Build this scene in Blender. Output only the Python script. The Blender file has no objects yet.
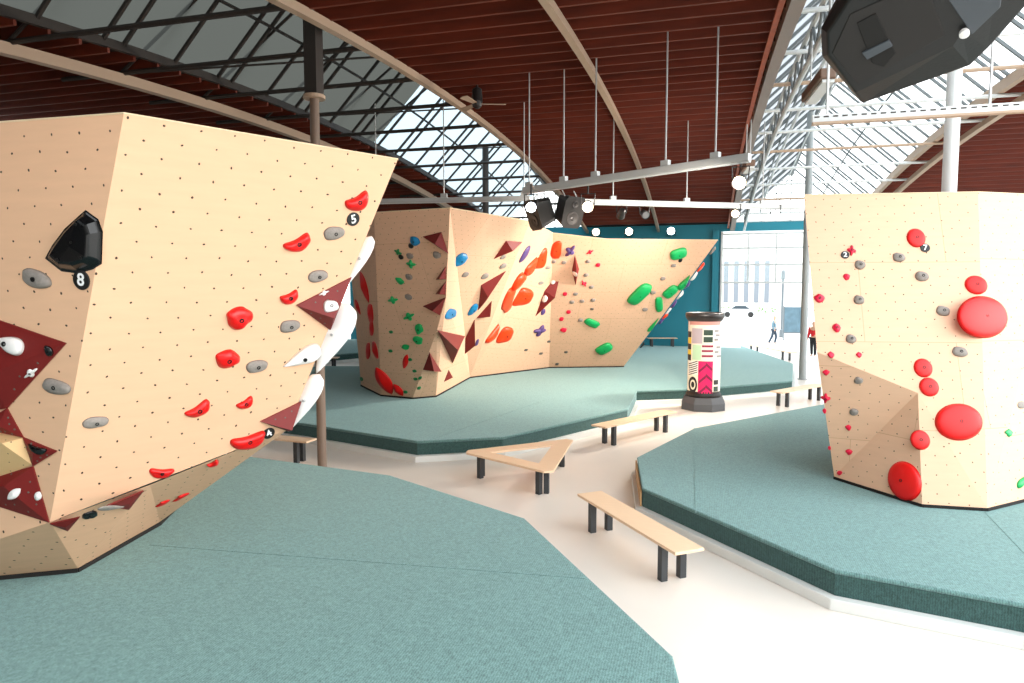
import bpy, math, random
from mathutils import Vector as V, noise, Matrix
random.seed(4)
S = bpy.context.scene
COL = S.collection
PI = math.pi

# ------------------------------------------------------------------ camera
F = 683.0
CAMH = 3.3
PITCH = math.atan(52.5 / F)
YAW = math.atan(193 / 685.0)
FW = V((-math.sin(YAW) * math.cos(PITCH), math.cos(YAW) * math.cos(PITCH), -math.sin(PITCH)))
RT = V((math.cos(YAW), math.sin(YAW), 0))
UP = RT.cross(FW)
C0 = V((0, 0, CAMH))
cam_d = bpy.data.cameras.new('camera')
cam = bpy.data.objects.new('camera', cam_d); COL.objects.link(cam)
cam_d.sensor_width = 36; cam_d.lens = 36 * F / 1024
cam_d.clip_start = .05; cam_d.clip_end = 500
cam.matrix_world = Matrix((RT.to_4d(), UP.to_4d(), (-FW).to_4d(), (0, 0, 0, 1))).transposed()
m = cam.matrix_world.copy(); m.translation = C0
for i in range(3): m[3][i] = 0
m[3][3] = 1
cam.matrix_world = m
S.camera = cam

def ray(u, v): return FW + RT * ((u - 512) / F) + UP * ((341.5 - v) / F)
def pz(u, v, z):
    d = ray(u, v); return C0 + d * ((z - CAMH) / d.z)
def pd(u, v, dep): return C0 + ray(u, v) * dep
def py(u, v, y):
    d = ray(u, v); return C0 + d * (y / d.y)
class Plane:
    def __init__(s, a, b, c):
        n = (b - a).cross(c - a).normalized()
        if n.dot(C0 - a) < 0: n = -n
        s.n = n; s.p = a
    def at(s, u, v):
        d = ray(u, v); return C0 + d * ((s.p - C0).dot(s.n) / d.dot(s.n))
    def off(s, u, v, h): return s.at(u, v) + s.n * h

# ------------------------------------------------------------------ materials
def lin(h):
    h = h.lstrip('#'); o = []
    for i in (0, 2, 4):
        c = int(h[i:i + 2], 16) / 255
        o.append(c / 12.92 if c <= .04045 else ((c + .055) / 1.055) ** 2.4)
    return o
MATS = {}
def mat(name, col, rough=.6, metal=0., noise_amt=0., scale=20., bump=0., emit=None, estr=0., spec=.5, stretch=None):
    if name in MATS: return MATS[name]
    m = bpy.data.materials.new(name); m.use_nodes = True
    nt = m.node_tree; b = nt.nodes['Principled BSDF']
    c = lin(col) if isinstance(col, str) else list(col)
    b.inputs['Base Color'].default_value = (*c, 1)
    b.inputs['Roughness'].default_value = rough
    b.inputs['Metallic'].default_value = metal
    b.inputs['Specular IOR Level'].default_value = spec
    if emit:
        b.inputs['Emission Color'].default_value = (*lin(emit), 1)
        b.inputs['Emission Strength'].default_value = estr
    if noise_amt or bump:
        tc = nt.nodes.new('ShaderNodeTexCoord'); nz = nt.nodes.new('ShaderNodeTexNoise')
        nz.inputs['Scale'].default_value = scale; nz.inputs['Detail'].default_value = 4
        if stretch:
            mp = nt.nodes.new('ShaderNodeMapping'); mp.inputs['Scale'].default_value = stretch
            nt.links.new(tc.outputs['Object'], mp.inputs['Vector']); nt.links.new(mp.outputs['Vector'], nz.inputs['Vector'])
        else: nt.links.new(tc.outputs['Object'], nz.inputs['Vector'])
        if noise_amt:
            mx = nt.nodes.new('ShaderNodeMix'); mx.data_type = 'RGBA'
            mx.inputs['A'].default_value = (*[max(0, x * (1 - noise_amt)) for x in c], 1)
            mx.inputs['B'].default_value = (*[min(1, x * (1 + noise_amt)) for x in c], 1)
            nt.links.new(nz.outputs['Fac'], mx.inputs['Factor']); nt.links.new(mx.outputs['Result'], b.inputs['Base Color'])
        if bump:
            bp = nt.nodes.new('ShaderNodeBump'); bp.inputs['Strength'].default_value = bump; bp.inputs['Distance'].default_value = .01
            nt.links.new(nz.outputs['Fac'], bp.inputs['Height']); nt.links.new(bp.outputs['Normal'], b.inputs['Normal'])
    MATS[name] = m
    return m

def ply_mat(name, col, cell=.27, rad=.008, seam=True):
    """Birch panel with a staggered grid of threaded bolt holes, laid out in metres by the UV map."""
    m = bpy.data.materials.new(name); m.use_nodes = True
    nt = m.node_tree; L = nt.links.new; b = nt.nodes['Principled BSDF']
    b.inputs['Roughness'].default_value = .62; b.inputs['Specular IOR Level'].default_value = .25
    uv = nt.nodes.new('ShaderNodeUVMap'); uv.uv_map = 'UVMap'
    def lattice(off):
        mp = nt.nodes.new('ShaderNodeVectorMath'); mp.operation = 'MULTIPLY_ADD'
        mp.inputs[1].default_value = (1 / cell, 1 / cell, 0); mp.inputs[2].default_value = (off, off, 0)
        L(uv.outputs['UV'], mp.inputs[0])
        # every hole sits a little off its lattice point
        wn = nt.nodes.new('ShaderNodeTexNoise'); wn.inputs['Scale'].default_value = 1.3; L(mp.outputs[0], wn.inputs['Vector'])
        sc = nt.nodes.new('ShaderNodeVectorMath'); sc.operation = 'MULTIPLY_ADD'; sc.inputs[1].default_value = (.28, .28, 0)
        L(wn.outputs['Color'], sc.inputs[0]); L(mp.outputs[0], sc.inputs[2])
        fr = nt.nodes.new('ShaderNodeVectorMath'); fr.operation = 'FRACTION'; L(sc.outputs[0], fr.inputs[0])
        sb = nt.nodes.new('ShaderNodeVectorMath'); sb.operation = 'SUBTRACT'; sb.inputs[1].default_value = (.5, .5, 0); L(fr.outputs[0], sb.inputs[0])
        ln = nt.nodes.new('ShaderNodeVectorMath'); ln.operation = 'LENGTH'
        m2 = nt.nodes.new('ShaderNodeVectorMath'); m2.operation = 'MULTIPLY'; m2.inputs[1].default_value = (1, 1, 0)
        L(sb.outputs[0], m2.inputs[0]); L(m2.outputs[0], ln.inputs[0])
        return ln.outputs['Value']
    mn = nt.nodes.new('ShaderNodeMath'); mn.operation = 'MINIMUM'; L(lattice(0), mn.inputs[0]); L(lattice(.5), mn.inputs[1])
    lt = nt.nodes.new('ShaderNodeMath'); lt.operation = 'LESS_THAN'; lt.inputs[1].default_value = rad / cell; L(mn.outputs[0], lt.inputs[0])
    nz = nt.nodes.new('ShaderNodeTexNoise'); nz.inputs['Scale'].default_value = 1.0; nz.inputs['Detail'].default_value = 5
    mp = nt.nodes.new('ShaderNodeMapping'); mp.inputs['Scale'].default_value = (2.2, 14, 1); L(uv.outputs['UV'], mp.inputs['Vector']); L(mp.outputs['Vector'], nz.inputs['Vector'])
    c = lin(col)
    mx = nt.nodes.new('ShaderNodeMix'); mx.data_type = 'RGBA'
    mx.inputs['A'].default_value = (*[x * .93 for x in c], 1); mx.inputs['B'].default_value = (*[min(1, x * 1.06) for x in c], 1)
    L(nz.outputs['Fac'], mx.inputs['Factor'])
    out = mx.outputs['Result']
    if seam:
        br = nt.nodes.new('ShaderNodeTexBrick'); br.inputs['Scale'].default_value = 1
        br.inputs['Brick Width'].default_value = 2.4; br.inputs['Row Height'].default_value = 1.2
        br.inputs['Mortar Size'].default_value = .0035; br.inputs['Mortar Smooth'].default_value = 0
        br.inputs['Color1'].default_value = (1, 1, 1, 1); br.inputs['Color2'].default_value = (.965, .955, .94, 1); br.inputs['Mortar'].default_value = (.72, .66, .58, 1)
        L(uv.outputs['UV'], br.inputs['Vector'])
        mm = nt.nodes.new('ShaderNodeMix'); mm.data_type = 'RGBA'; mm.blend_type = 'MULTIPLY'; mm.inputs['Factor'].default_value = 1
        L(out, mm.inputs['A']); L(br.outputs['Color'], mm.inputs['B']); out = mm.outputs['Result']
    m3 = nt.nodes.new('ShaderNodeMix'); m3.data_type = 'RGBA'; m3.inputs['B'].default_value = (.06, .035, .02, 1)
    L(lt.outputs[0], m3.inputs['Factor']); L(out, m3.inputs['A']); L(m3.outputs['Result'], b.inputs['Base Color'])
    return m

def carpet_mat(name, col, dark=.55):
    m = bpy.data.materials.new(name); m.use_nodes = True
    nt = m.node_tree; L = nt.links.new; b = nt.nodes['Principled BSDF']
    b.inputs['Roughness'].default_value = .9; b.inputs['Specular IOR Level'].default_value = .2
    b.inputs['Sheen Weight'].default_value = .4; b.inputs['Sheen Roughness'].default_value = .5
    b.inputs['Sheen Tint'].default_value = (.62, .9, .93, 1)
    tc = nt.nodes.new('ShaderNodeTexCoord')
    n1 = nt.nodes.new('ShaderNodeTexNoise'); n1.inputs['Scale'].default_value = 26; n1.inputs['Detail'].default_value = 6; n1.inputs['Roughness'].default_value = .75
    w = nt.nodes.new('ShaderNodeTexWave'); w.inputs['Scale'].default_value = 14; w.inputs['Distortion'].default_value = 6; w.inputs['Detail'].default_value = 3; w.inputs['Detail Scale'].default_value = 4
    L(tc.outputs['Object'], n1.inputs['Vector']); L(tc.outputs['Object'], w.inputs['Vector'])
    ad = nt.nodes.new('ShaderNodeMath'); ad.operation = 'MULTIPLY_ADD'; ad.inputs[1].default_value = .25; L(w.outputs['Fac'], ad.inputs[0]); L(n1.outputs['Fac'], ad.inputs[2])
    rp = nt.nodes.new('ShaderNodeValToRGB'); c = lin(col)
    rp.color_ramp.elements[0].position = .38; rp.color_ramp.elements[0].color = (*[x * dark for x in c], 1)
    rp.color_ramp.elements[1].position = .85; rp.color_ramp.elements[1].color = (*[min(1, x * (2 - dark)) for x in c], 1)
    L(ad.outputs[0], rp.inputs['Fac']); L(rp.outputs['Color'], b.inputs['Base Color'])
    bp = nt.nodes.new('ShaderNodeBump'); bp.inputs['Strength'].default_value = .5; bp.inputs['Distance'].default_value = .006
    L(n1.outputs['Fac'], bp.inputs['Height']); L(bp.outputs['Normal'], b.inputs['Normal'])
    return m

def pane_mat(name, tint, diff=.25, dcol=(.8, .85, .85)):
    m = bpy.data.materials.new(name); m.use_nodes = True
    nt = m.node_tree; nt.nodes.remove(nt.nodes['Principled BSDF']); out = nt.nodes['Material Output']; L = nt.links.new
    t = nt.nodes.new('ShaderNodeBsdfTransparent'); t.inputs['Color'].default_value = (*tint, 1)
    d = nt.nodes.new('ShaderNodeBsdfTranslucent'); d.inputs['Color'].default_value = (*dcol, 1)
    x = nt.nodes.new('ShaderNodeMixShader'); x.inputs[0].default_value = diff
    L(t.outputs[0], x.inputs[1]); L(d.outputs[0], x.inputs[2])
    L(x.outputs[0], out.inputs['Surface'])
    return m

# ------------------------------------------------------------------ mesh builder
class MB:
    def __init__(s): s.v = []; s.f = []
    def add(s, vs, fs):
        o = len(s.v); s.v += [V(x) for x in vs]; s.f += [tuple(i + o for i in f) for f in fs]; return s
    def box(s, c, d, ax=None):
        c = V(c); X, Y, Z = ax or (V((1, 0, 0)), V((0, 1, 0)), V((0, 0, 1)))
        vs = [c + X * (d[0] / 2 * a) + Y * (d[1] / 2 * b) + Z * (d[2] / 2 * e) for e in (-1, 1) for b in (-1, 1) for a in (-1, 1)]
        return s.add(vs, [(0, 2, 3, 1), (4, 5, 7, 6), (0, 1, 5, 4), (2, 6, 7, 3), (0, 4, 6, 2), (1, 3, 7, 5)])
    def bar(s, a, b, w, h, up=(0, 0, 1)):
        a = V(a); b = V(b); d = b - a; L = d.length; X = d / L
        Y = V(up).cross(X)
        if Y.length < 1e-4: Y = V((0, 1, 0)).cross(X)
        Y.normalize(); Z = X.cross(Y)
        return s.box((a + b) / 2, (L, w, h), (X, Y, Z))
    def tube(s, pts, r, n=10, cap=True):
        pts = [V(p) for p in pts]; N = len(pts); rs = r if isinstance(r, (list, tuple)) else [r] * N
        o = len(s.v); ref = None
        for i, p in enumerate(pts):
            t = (pts[min(i + 1, N - 1)] - pts[max(i - 1, 0)]).normalized()
            if ref is None: ref = t.cross(V((0, 0, 1))) if abs(t.z) < .9 else t.cross(V((0, 1, 0)))
            x = (ref - t * ref.dot(t)).normalized(); ref = x; y = t.cross(x)
            for k in range(n):
                a = 2 * PI * k / n; s.v.append(p + x * (math.cos(a) * rs[i]) + y * (math.sin(a) * rs[i]))
        for i in range(N - 1):
            for k in range(n):
                k2 = (k + 1) % n; s.f.append((o + i * n + k, o + i * n + k2, o + (i + 1) * n + k2, o + (i + 1) * n + k))
        if cap:
            s.f.append(tuple(o + k for k in reversed(range(n)))); s.f.append(tuple(o + (N - 1) * n + k for k in range(n)))
        return s
    def lathe(s, prof, c=(0, 0, 0), n=32, ax=None):
        c = V(c); X, Y, Z = ax or (V((1, 0, 0)), V((0, 1, 0)), V((0, 0, 1)))
        o = len(s.v); N = len(prof)
        for (r, z) in prof:
            for k in range(n):
                a = 2 * PI * k / n; s.v.append(c + X * (r * math.cos(a)) + Y * (r * math.sin(a)) + Z * z)
        for i in range(N - 1):
            for k in range(n):
                k2 = (k + 1) % n; s.f.append((o + i * n + k, o + i * n + k2, o + (i + 1) * n + k2, o + (i + 1) * n + k))
        s.f.append(tuple(o + k for k in reversed(range(n)))); s.f.append(tuple(o + (N - 1) * n + k for k in range(n)))
        return s
    def prism(s, poly, z0, z1):
        n = len(poly); vs = [(p[0], p[1], z0) for p in poly] + [(p[0], p[1], z1) for p in poly]
        return s.add(vs, [tuple(reversed(range(n))), tuple(range(n, 2 * n))] + [(i, (i + 1) % n, n + (i + 1) % n, n + i) for i in range(n)])
    def build(s, name, m, parent=None, smooth=False, bevel=0, seg=2):
        me = bpy.data.meshes.new(name); o = bpy.data.objects.new(name, me)
        org = parent.matrix_world.translation.copy() if parent is not None else None
        if parent is None:
            org = sum(s.v, V((0, 0, 0))) / len(s.v); org.z = min(p.z for p in s.v)
        me.from_pydata([p - org for p in s.v], [], s.f); me.update()
        me.materials.append(m)
        COL.objects.link(o)
        if parent is not None: o.parent = parent
        else: o.location = org; o.matrix_world = Matrix.Translation(org)
        if smooth:
            for p in me.polygons: p.use_smooth = True
        if bevel:
            b = o.modifiers.new('soft_edge', 'BEVEL'); b.width = bevel; b.segments = seg; b.limit_method = 'ANGLE'; b.angle_limit = .6
        return o

def tag(o, label=None, cat=None, group=None, kind=None):
    if label: o['label'] = label
    if cat: o['category'] = cat
    if group: o['group'] = group
    if kind: o['kind'] = kind
    return o
def empty(name, loc, label=None, cat=None, group=None, kind=None):
    o = bpy.data.objects.new(name, None); o.empty_display_size = .1
    COL.objects.link(o); o.location = loc; o.matrix_world = Matrix.Translation(V(loc))
    return tag(o, label, cat, group, kind)

def norm_poly(poly):
    """counter-clockwise seen from above"""
    a = sum(poly[i][0] * poly[(i + 1) % len(poly)][1] - poly[(i + 1) % len(poly)][0] * poly[i][1] for i in range(len(poly)))
    return poly if a > 0 else list(reversed(poly))
def inset(poly, d):
    n = len(poly); out = []
    for i in range(n):
        a, b, c = V(poly[i - 1][:2]), V(poly[i][:2]), V(poly[(i + 1) % n][:2])
        e1 = (b - a).normalized(); e2 = (c - b).normalized()
        n1 = V((-e1.y, e1.x)); n2 = V((-e2.y, e2.x)); k = (n1 + n2); k.normalize()
        out.append(b + k * (d / max(.35, k.dot(n1))))
    return [(p.x, p.y) for p in out]

# materials of the place
M = dict(
    ply=ply_mat('birch_panel', '#e6b996', rad=.0095, seam=False),
    plyfar=ply_mat('birch_panel_fine', '#e7bd9e', cell=.25, rad=.008),
    edge=mat('panel_edge', '#e9cfac', .6),
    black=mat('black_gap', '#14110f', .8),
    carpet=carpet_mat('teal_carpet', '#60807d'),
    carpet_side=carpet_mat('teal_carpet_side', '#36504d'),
    plinth=mat('plinth_grey', '#d9dad6', .6, noise_amt=.05, scale=4),
    plinthwood=mat('plinth_wood', '#c39a6b', .6, noise_amt=.1, scale=6),
    floor=mat('screed_floor', '#e5ddd3', .38, noise_amt=.06, scale=.8, spec=.4),
    benchtop=mat('bench_birch', '#e8c8a6', .5, noise_amt=.08, scale=3, stretch=(2, 14, 2)),
    benchleg=mat('bench_leg', '#34373a', .5),
    teal=mat('teal_paint', '#0f7f93', .55, noise_amt=.06, scale=2),
    board=mat('roof_boards', '#220904', .7, noise_amt=.6, scale=1.6, stretch=(.5, 6, 1)),
    joist=mat('roof_joist', '#67240d', .65, noise_amt=.6, scale=2.5, stretch=(.4, 3, 3)),
    steel_dark=mat('steel_dark', '#3a3431', .5, .3),
    steel_brown=mat('steel_brown', '#7d6a5c', .5, .2),
    steel_tan=mat('steel_tan', '#b39a84', .5, .1),
    steel_white=mat('steel_white', '#d5dadb', .45, .1),
    alu=mat('aluminium', '#c3c6c6', .4, .15),
    wire=mat('wire', '#c4c6c6', .4, .5),
    bolt=mat('bolt', '#2b2a2a', .4, .7),
    boltl=mat('bolt_steel', '#b8b8b8', .3, .9),
    red=mat('hold_red', '#e30c0a', .38, noise_amt=.08, scale=9, bump=.15),
    ballred=mat('sloper_red', '#e60505', .45, noise_amt=.05, scale=9, bump=.06),
    pink=mat('hold_pink', '#e4123f', .45, bump=.15),
    grey=mat('hold_grey', '#8f8780', .75, noise_amt=.25, scale=40, bump=.4),
    greyd=mat('hold_grey_dark', '#5f5a52', .75, noise_amt=.3, scale=40),
    white=mat('hold_white', '#ece9e6', .5, noise_amt=.04, scale=8),
    blackh=mat('hold_black', '#0c0d0f', .16, noise_amt=.4, scale=5, bump=.1),
    tagb=mat('tag_black', '#151414', .45),
    tagw=mat('tag_white', '#f2f2f2', .5),
    blue=mat('hold_blue', '#0c7fb8', .4, bump=.15),
    green=mat('hold_green', '#12a85a', .38, bump=.1),
    greend=mat('hold_green_deep', '#1d7d45', .5, bump=.15),
    orange=mat('hold_orange', '#f0400a', .4, noise_amt=.08, scale=9, bump=.12),
    purple=mat('hold_purple', '#57407c', .45, bump=.15),
    vol=mat('volume_red', '#74110d', .6, noise_amt=.12, scale=14),
    volply=ply_mat('volume_ply', '#d9b482', .16, .006, False),
    glass_dim=pane_mat('rooflight_pane_dim', (.03, .032, .028), .4, (.055, .057, .052)),
    glass=pane_mat('rooflight_pane', (.86, .89, .9), .3),
    glassw=pane_mat('door_pane', (.92, .95, .95), .06),
    spk=mat('speaker_black', '#0f0d0c', .5, noise_amt=.2, scale=60, bump=.1),
    spk2=mat('speaker_plate', '#4a4f55', .5, .3),
    lens=mat('lamp_lens', '#fff0d8', .3, emit='#ffdcae', estr=14),
    lensw=mat('lamp_lens_cool', '#ffffff', .3, emit='#eaf4ff', estr=14),
    lensoff=mat('lamp_lens_off', '#777a7c', .2),
    housing=mat('lamp_housing', '#1d1a19', .5),
)
# ------------------------------------------------------------------ floor, mats
MZ = .40
fl = MB().add([(-30, -9, 0), (22, -9, 0), (22, 36, 0), (-30, 36, 0)], [(0, 1, 2, 3)]).build('floor', M['floor']); tag(fl, kind='structure')
gr = MB().add([(-40, 36, -.01), (60, 36, -.01), (60, 130, -.01), (-40, 130, -.01)], [(0, 1, 2, 3)]).build('ground', mat('paving', '#cfcdc8', .8, noise_amt=.05, scale=.6)); tag(gr, kind='structure')

def crash_mat(name, poly, label, plinth_mat, seams=()):
    poly = norm_poly([(p[0], p[1]) for p in poly])
    cx = sum(p[0] for p in poly) / len(poly); cy = sum(p[1] for p in poly) / len(poly)
    r = empty(name, (cx, cy, 0), label, 'crash mat')
    n = len(poly)
    top = MB().prism(poly, MZ - .05, MZ); top.build('carpet_top', M['carpet'], r, bevel=.03, seg=3)
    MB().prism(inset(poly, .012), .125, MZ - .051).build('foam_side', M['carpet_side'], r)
    MB().prism(inset(poly, -.09), 0.0, .123).build('plinth', plinth_mat, r, bevel=.008)
    for a, b in seams:
        a = V(a); b = V(b)
        MB().bar((a.x, a.y, MZ + .0015), (b.x, b.y, MZ + .0015), .014, .004).build('seam', M['carpet'], r)
    return r
P2 = lambda u, v: pz(u, v, MZ)
ml = [P2(120, 446), P2(240, 455), P2(390, 475), P2(525, 518), P2(673, 655), P2(690, 720), (1.0, .8), (.6, -1.0), (-9, -1.0), (-14, 4)]
crash_mat('crash_mat', ml, 'nearest teal carpeted crash mat, under the wall with the number 8', M['plinth'],
          [(P2(150, 545), P2(585, 578.5))])
mm = [P2(200, 410), P2(301, 423), P2(417, 441), P2(503, 437), P2(628, 409), P2(637, 391), P2(690, 389.2), P2(792.5, 380.8), P2(793, 363.5), P2(741, 345.3)]
q = P2(741, 345.3); mm += [(q.x, 35.7), 0, 0]
mm[-2:] = [(-9.6, 35.7), P2(380, 366), P2(325, 366), P2(200, 372)]
crash_mat('crash_mat', mm, 'large teal crash mat around the middle climbing wall, reaching the teal back wall', M['plinth'],
          [(P2(430, 440), P2(545, 400)), (P2(641, 391), P2(640, 366))])
mr = [P2(637, 457), P2(694, 428), P2(823, 404), P2(900, 396), (9.5, 13.5), (10.5, 5.0), P2(1150, 636), P2(1024, 604), P2(835, 570), P2(642, 488)]
crash_mat('crash_mat', mr, 'teal crash mat around the wall with round red slopers', M['plinth'],
          [(P2(694, 428), P2(696, 513)), (P2(985, 512), P2(1060, 590))])
a_, b_ = P2(637, 457), P2(642, 488)
d_ = (b_ - a_).normalized(); o_ = V((-d_.y, d_.x, 0)); o_ = o_ if o_.x < 0 else -o_
MB().bar(V((a_.x, a_.y, .235)) + o_ * .014, V((b_.x, b_.y, .235)) + o_ * .014, .024, .215).build('end_board', M['plinthwood'], bpy.data.objects['crash_mat.002'])
fm = [P2(240, 360.0), P2(318, 356), P2(362, 352), P2(400, 346), (-13, 35.6), (-20, 35.6)]
crash_mat('crash_mat', fm, 'far small teal mat seen between two walls, across a strip of pale floor', M['plinth'])

# ------------------------------------------------------------------ climbing walls
def uv_face(me, uvl):
    zz = V((0, 0, 1))
    for p in me.polygons:
        n = p.normal; x = zz.cross(n)
        if x.length < .05: x = V((1, 0, 0))
        x.normalize(); y = n.cross(x)
        for li in p.loop_indices:
            co = me.vertices[me.loops[li].vertex_index].co
            uvl.data[li].uv = (co.dot(x) + 40, co.dot(y) + 40)
WALLS = {}; TRIS = []
def add_tris(o):
    me = o.data; me.calc_loop_triangles()
    mw = Matrix.Translation(o.parent.location) if o.parent else o.matrix_world.copy()
    vs = [mw @ v.co for v in me.vertices]
    for t in me.loop_triangles: TRIS.append(tuple(vs[i] for i in t.vertices))
def surf(u, v):
    from mathutils.geometry import intersect_ray_tri
    d = ray(u, v); best = None
    for a, b, c in TRIS:
        h = intersect_ray_tri(a, b, c, d, C0, True)
        if h and (h - C0).dot(d) > 0:
            k = (h - C0).length
            if best is None or k < best[0]: best = (k, a, b, c)
    return Plane(*best[1:]) if best else None
def climbing_wall(label, base, facets, back, foot, m):
    """facets: lists of world points, each one panel of the wall; back: hidden closing panels; foot: the dark gap along the mat."""
    r = empty('climbing_wall', base, label, 'climbing wall', kind='thing')
    def panel(name, pts, mt):
        b = MB(); c = sum(pts, V((0, 0, 0))) / len(pts)
        b.add(pts, [tuple(range(len(pts)))])
        o = b.build(name, mt, r)
        me = o.data
        if len(pts) > 3:
            import bmesh
            bm = bmesh.new(); bm.from_mesh(me); bmesh.ops.triangulate(bm, faces=bm.faces[:], ngon_method='EAR_CLIP'); bm.to_mesh(me); bm.free()
        uvl = me.uv_layers.new(name='UVMap')
        # one set of axes for the whole panel
        n = V((0, 0, 0))
        for p in me.polygons: n += p.normal * p.area
        n.normalize(); x = V((0, 0, 1)).cross(n)
        x = x.normalized() if x.length > .05 else V((1, 0, 0)); y = n.cross(x)
        for p in me.polygons:
            for li in p.loop_indices:
                co = me.vertices[me.loops[li].vertex_index].co; uvl.data[li].uv = (co.dot(x) + 40.1, co.dot(y) + 40.07)
        if name == 'plywood_panel': add_tris(o)
        return o
    for f in facets: panel('plywood_panel', f, m)
    for f in back: panel('back_panel', f, m)
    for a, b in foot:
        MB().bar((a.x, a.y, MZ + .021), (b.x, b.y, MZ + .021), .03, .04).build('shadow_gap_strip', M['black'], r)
    return r
GAP = .04
BZ = MZ + GAP
def B_(u, v): return pz(u, v, MZ + .002) + V((0, 0, GAP))      # foot of a panel just above the mat

# --- left wall
T = 4.6
A = pz(124, 113, T); Bq = pz(398, 159, T); D = pd(50, 522, 6.0)
LF = Plane(A, Bq, D); Cq = LF.at(287, 430)
A0 = pz(-260, 141, T); LL = Plane(A0, A, D); E0 = LL.at(-220, 437)
X = LF.at(150, 484.7)
G = B_(78, 572); H = B_(160, 525); I = B_(231, 453); J = B_(-150, 594)
LU = Plane(D, G, J)         # lower left
LR = Plane(X, G, H)         # lower right
B2 = pz(300, 190, T); A2 = pz(-260, 200, T); K = B_(100, 470); K2 = B_(-150, 480)
wall_l = climbing_wall('nearest overhanging plywood climbing wall with the number 8 and 5 tags', (A.x, A.y + 1, MZ),
    [[A, D, Cq, Bq], [A0, E0, D, A], [E0, J, G, D], [D, G, X], [X, G, H], [X, H, I, Cq]],
    [[A0, A, Bq, B2, A2], [Bq, Cq, I], [Bq, I, B2], [B2, I, K], [A2, B2, K, K2], [A0, A2, K2, J, E0]],
    [(J, G), (G, H), (H, I)], M['ply'])
MB().tube([A0 + V((0, 0, .0)), A, Bq], .007, 6).build('top_edge_strip', M['edge'], wall_l)
WALLS.update(LF=LF, LL=LL, LU=LU, LR=LR)

# --- middle wall
T = 5.0
T2 = pz(450, 208, T); b1 = B_(413, 399); b0 = B_(381, 396); bl = B_(361, 386); b2 = B_(436, 397)
PL = Plane(T2, b1, b0)
T1 = PL.at(374, 212.5); a1 = PL.at(446, 297); a2 = PL.at(437, 330); a3 = PL.at(423, 369)
bm_ = PL.at(398, 398.5); bm_.z = BZ
PLL = Plane(T1, b0, bl); T0 = PLL.at(346, 216)
T3 = pz(530, 221, T); T4 = pz(553, 233, T); b3 = B_(470, 378); b4 = B_(549, 368); b5 = B_(624, 367)
PC = Plane(T2, T3, b2)
PM = Plane(T4, b4, b5)
T5 = PM.at(607, 239); T6 = PM.at(718, 240); pr = PM.at(661, 318)
P3 = Plane(T3, b3, b4)
kb = [pd(690, 250, 27), B_(600, 355), pd(470, 250, 26), B_(470, 364), pd(380, 240, 25), B_(385, 372)]
wall_m = climbing_wall('middle plywood climbing wall with dark red triangles and green capsule holds', (b2.x, b2.y + 2, MZ),
    [[T0, T1, b0, bl], [T1, T2, a1, a2, a3, b1, b0], [T2, T3, b3], [T2, b3, b2, a1], [a1, b2, a2], [a2, b2, a3], [a3, b2, b1],
     [T3, T4, b4, b3], [T4, T5, T6, pr, b5, b4]],
    [[T6, kb[0], kb[1], b5, pr], [kb[0], kb[2], kb[3], kb[1]], [kb[2], kb[4], kb[5], kb[3]], [kb[4], T0, bl, kb[5]],
     [T0, T1, T2, kb[4]], [T2, T3, kb[2], kb[4]], [T3, T4, T5, kb[0], kb[2]], [T5, T6, kb[0]]],
    [(bl, b0), (b0, b1), (b1, b2), (b2, b3), (b3, b4), (b4, b5)], M['plyfar'])
MB().tube([T0, T1, T2, T3, T4, T5, T6], .014, 6).build('top_edge_strip', M['edge'], wall_m)
WALLS.update(ML=PL, MLL=PLL, MC=PC, M3=P3, MM=PM)

# --- right wall
T = 4.72
TL = pz(804, 195, T); TM = pz(978, 192, T); TR = pz(1066, 196, T)
r0 = B_(834, 479); r1 = B_(922, 507); r2 = B_(987, 511); r3 = B_(1120, 478)
RM = Plane(TL, TM, r2)
c0 = RM.at(817, 352)
RLL = Plane(c0, r0, r1); dr_ = RM.n.cross(RLL.n).normalized()
def pixel_of(s_):
    d = s_ - C0; f = d.dot(FW); return 512 + F * d.dot(RT) / f, 341.5 - F * d.dot(UP) / f
c1 = RM.at(918, 393)
RRL = Plane(r2, TR, r3); RRU = Plane(TM, TR, r2)
k = [pd(845, 214, 11.6), B_(860, 448), pd(1150, 216, 12.4), B_(1200, 448), pz(1150, 201, T), B_(1160, 470)]
wall_r = climbing_wall('plywood climbing wall with big round red slopers and pink holds', (r1.x, r1.y + 1, MZ),
    [[TL, TM, r2, c1, c0], [c1, r2, r1], [c0, c1, r0], [c1, r1, r0], [TM, TR, r2], [r2, TR, r3]],
    [[TL, c0, r0, k[1], k[0]], [k[0], k[1], k[3], k[2]], [TR, k[4], k[5], r3], [TL, TM, TR, k[4], k[2], k[0]], [k[4], k[2], k[3], k[5]]],
    [(r0, r1), (r1, r2), (r2, r3)], M['plyfar'])
MB().tube([TL, TM, TR, k[4]], .01, 6).build('top_edge_strip', M['edge'], wall_r)
RLLp = Plane(c0, c1, r0)
WALLS.update(RM=RM, RLL=RLLp, RRU=RRU, RRL=RRL)
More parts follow.
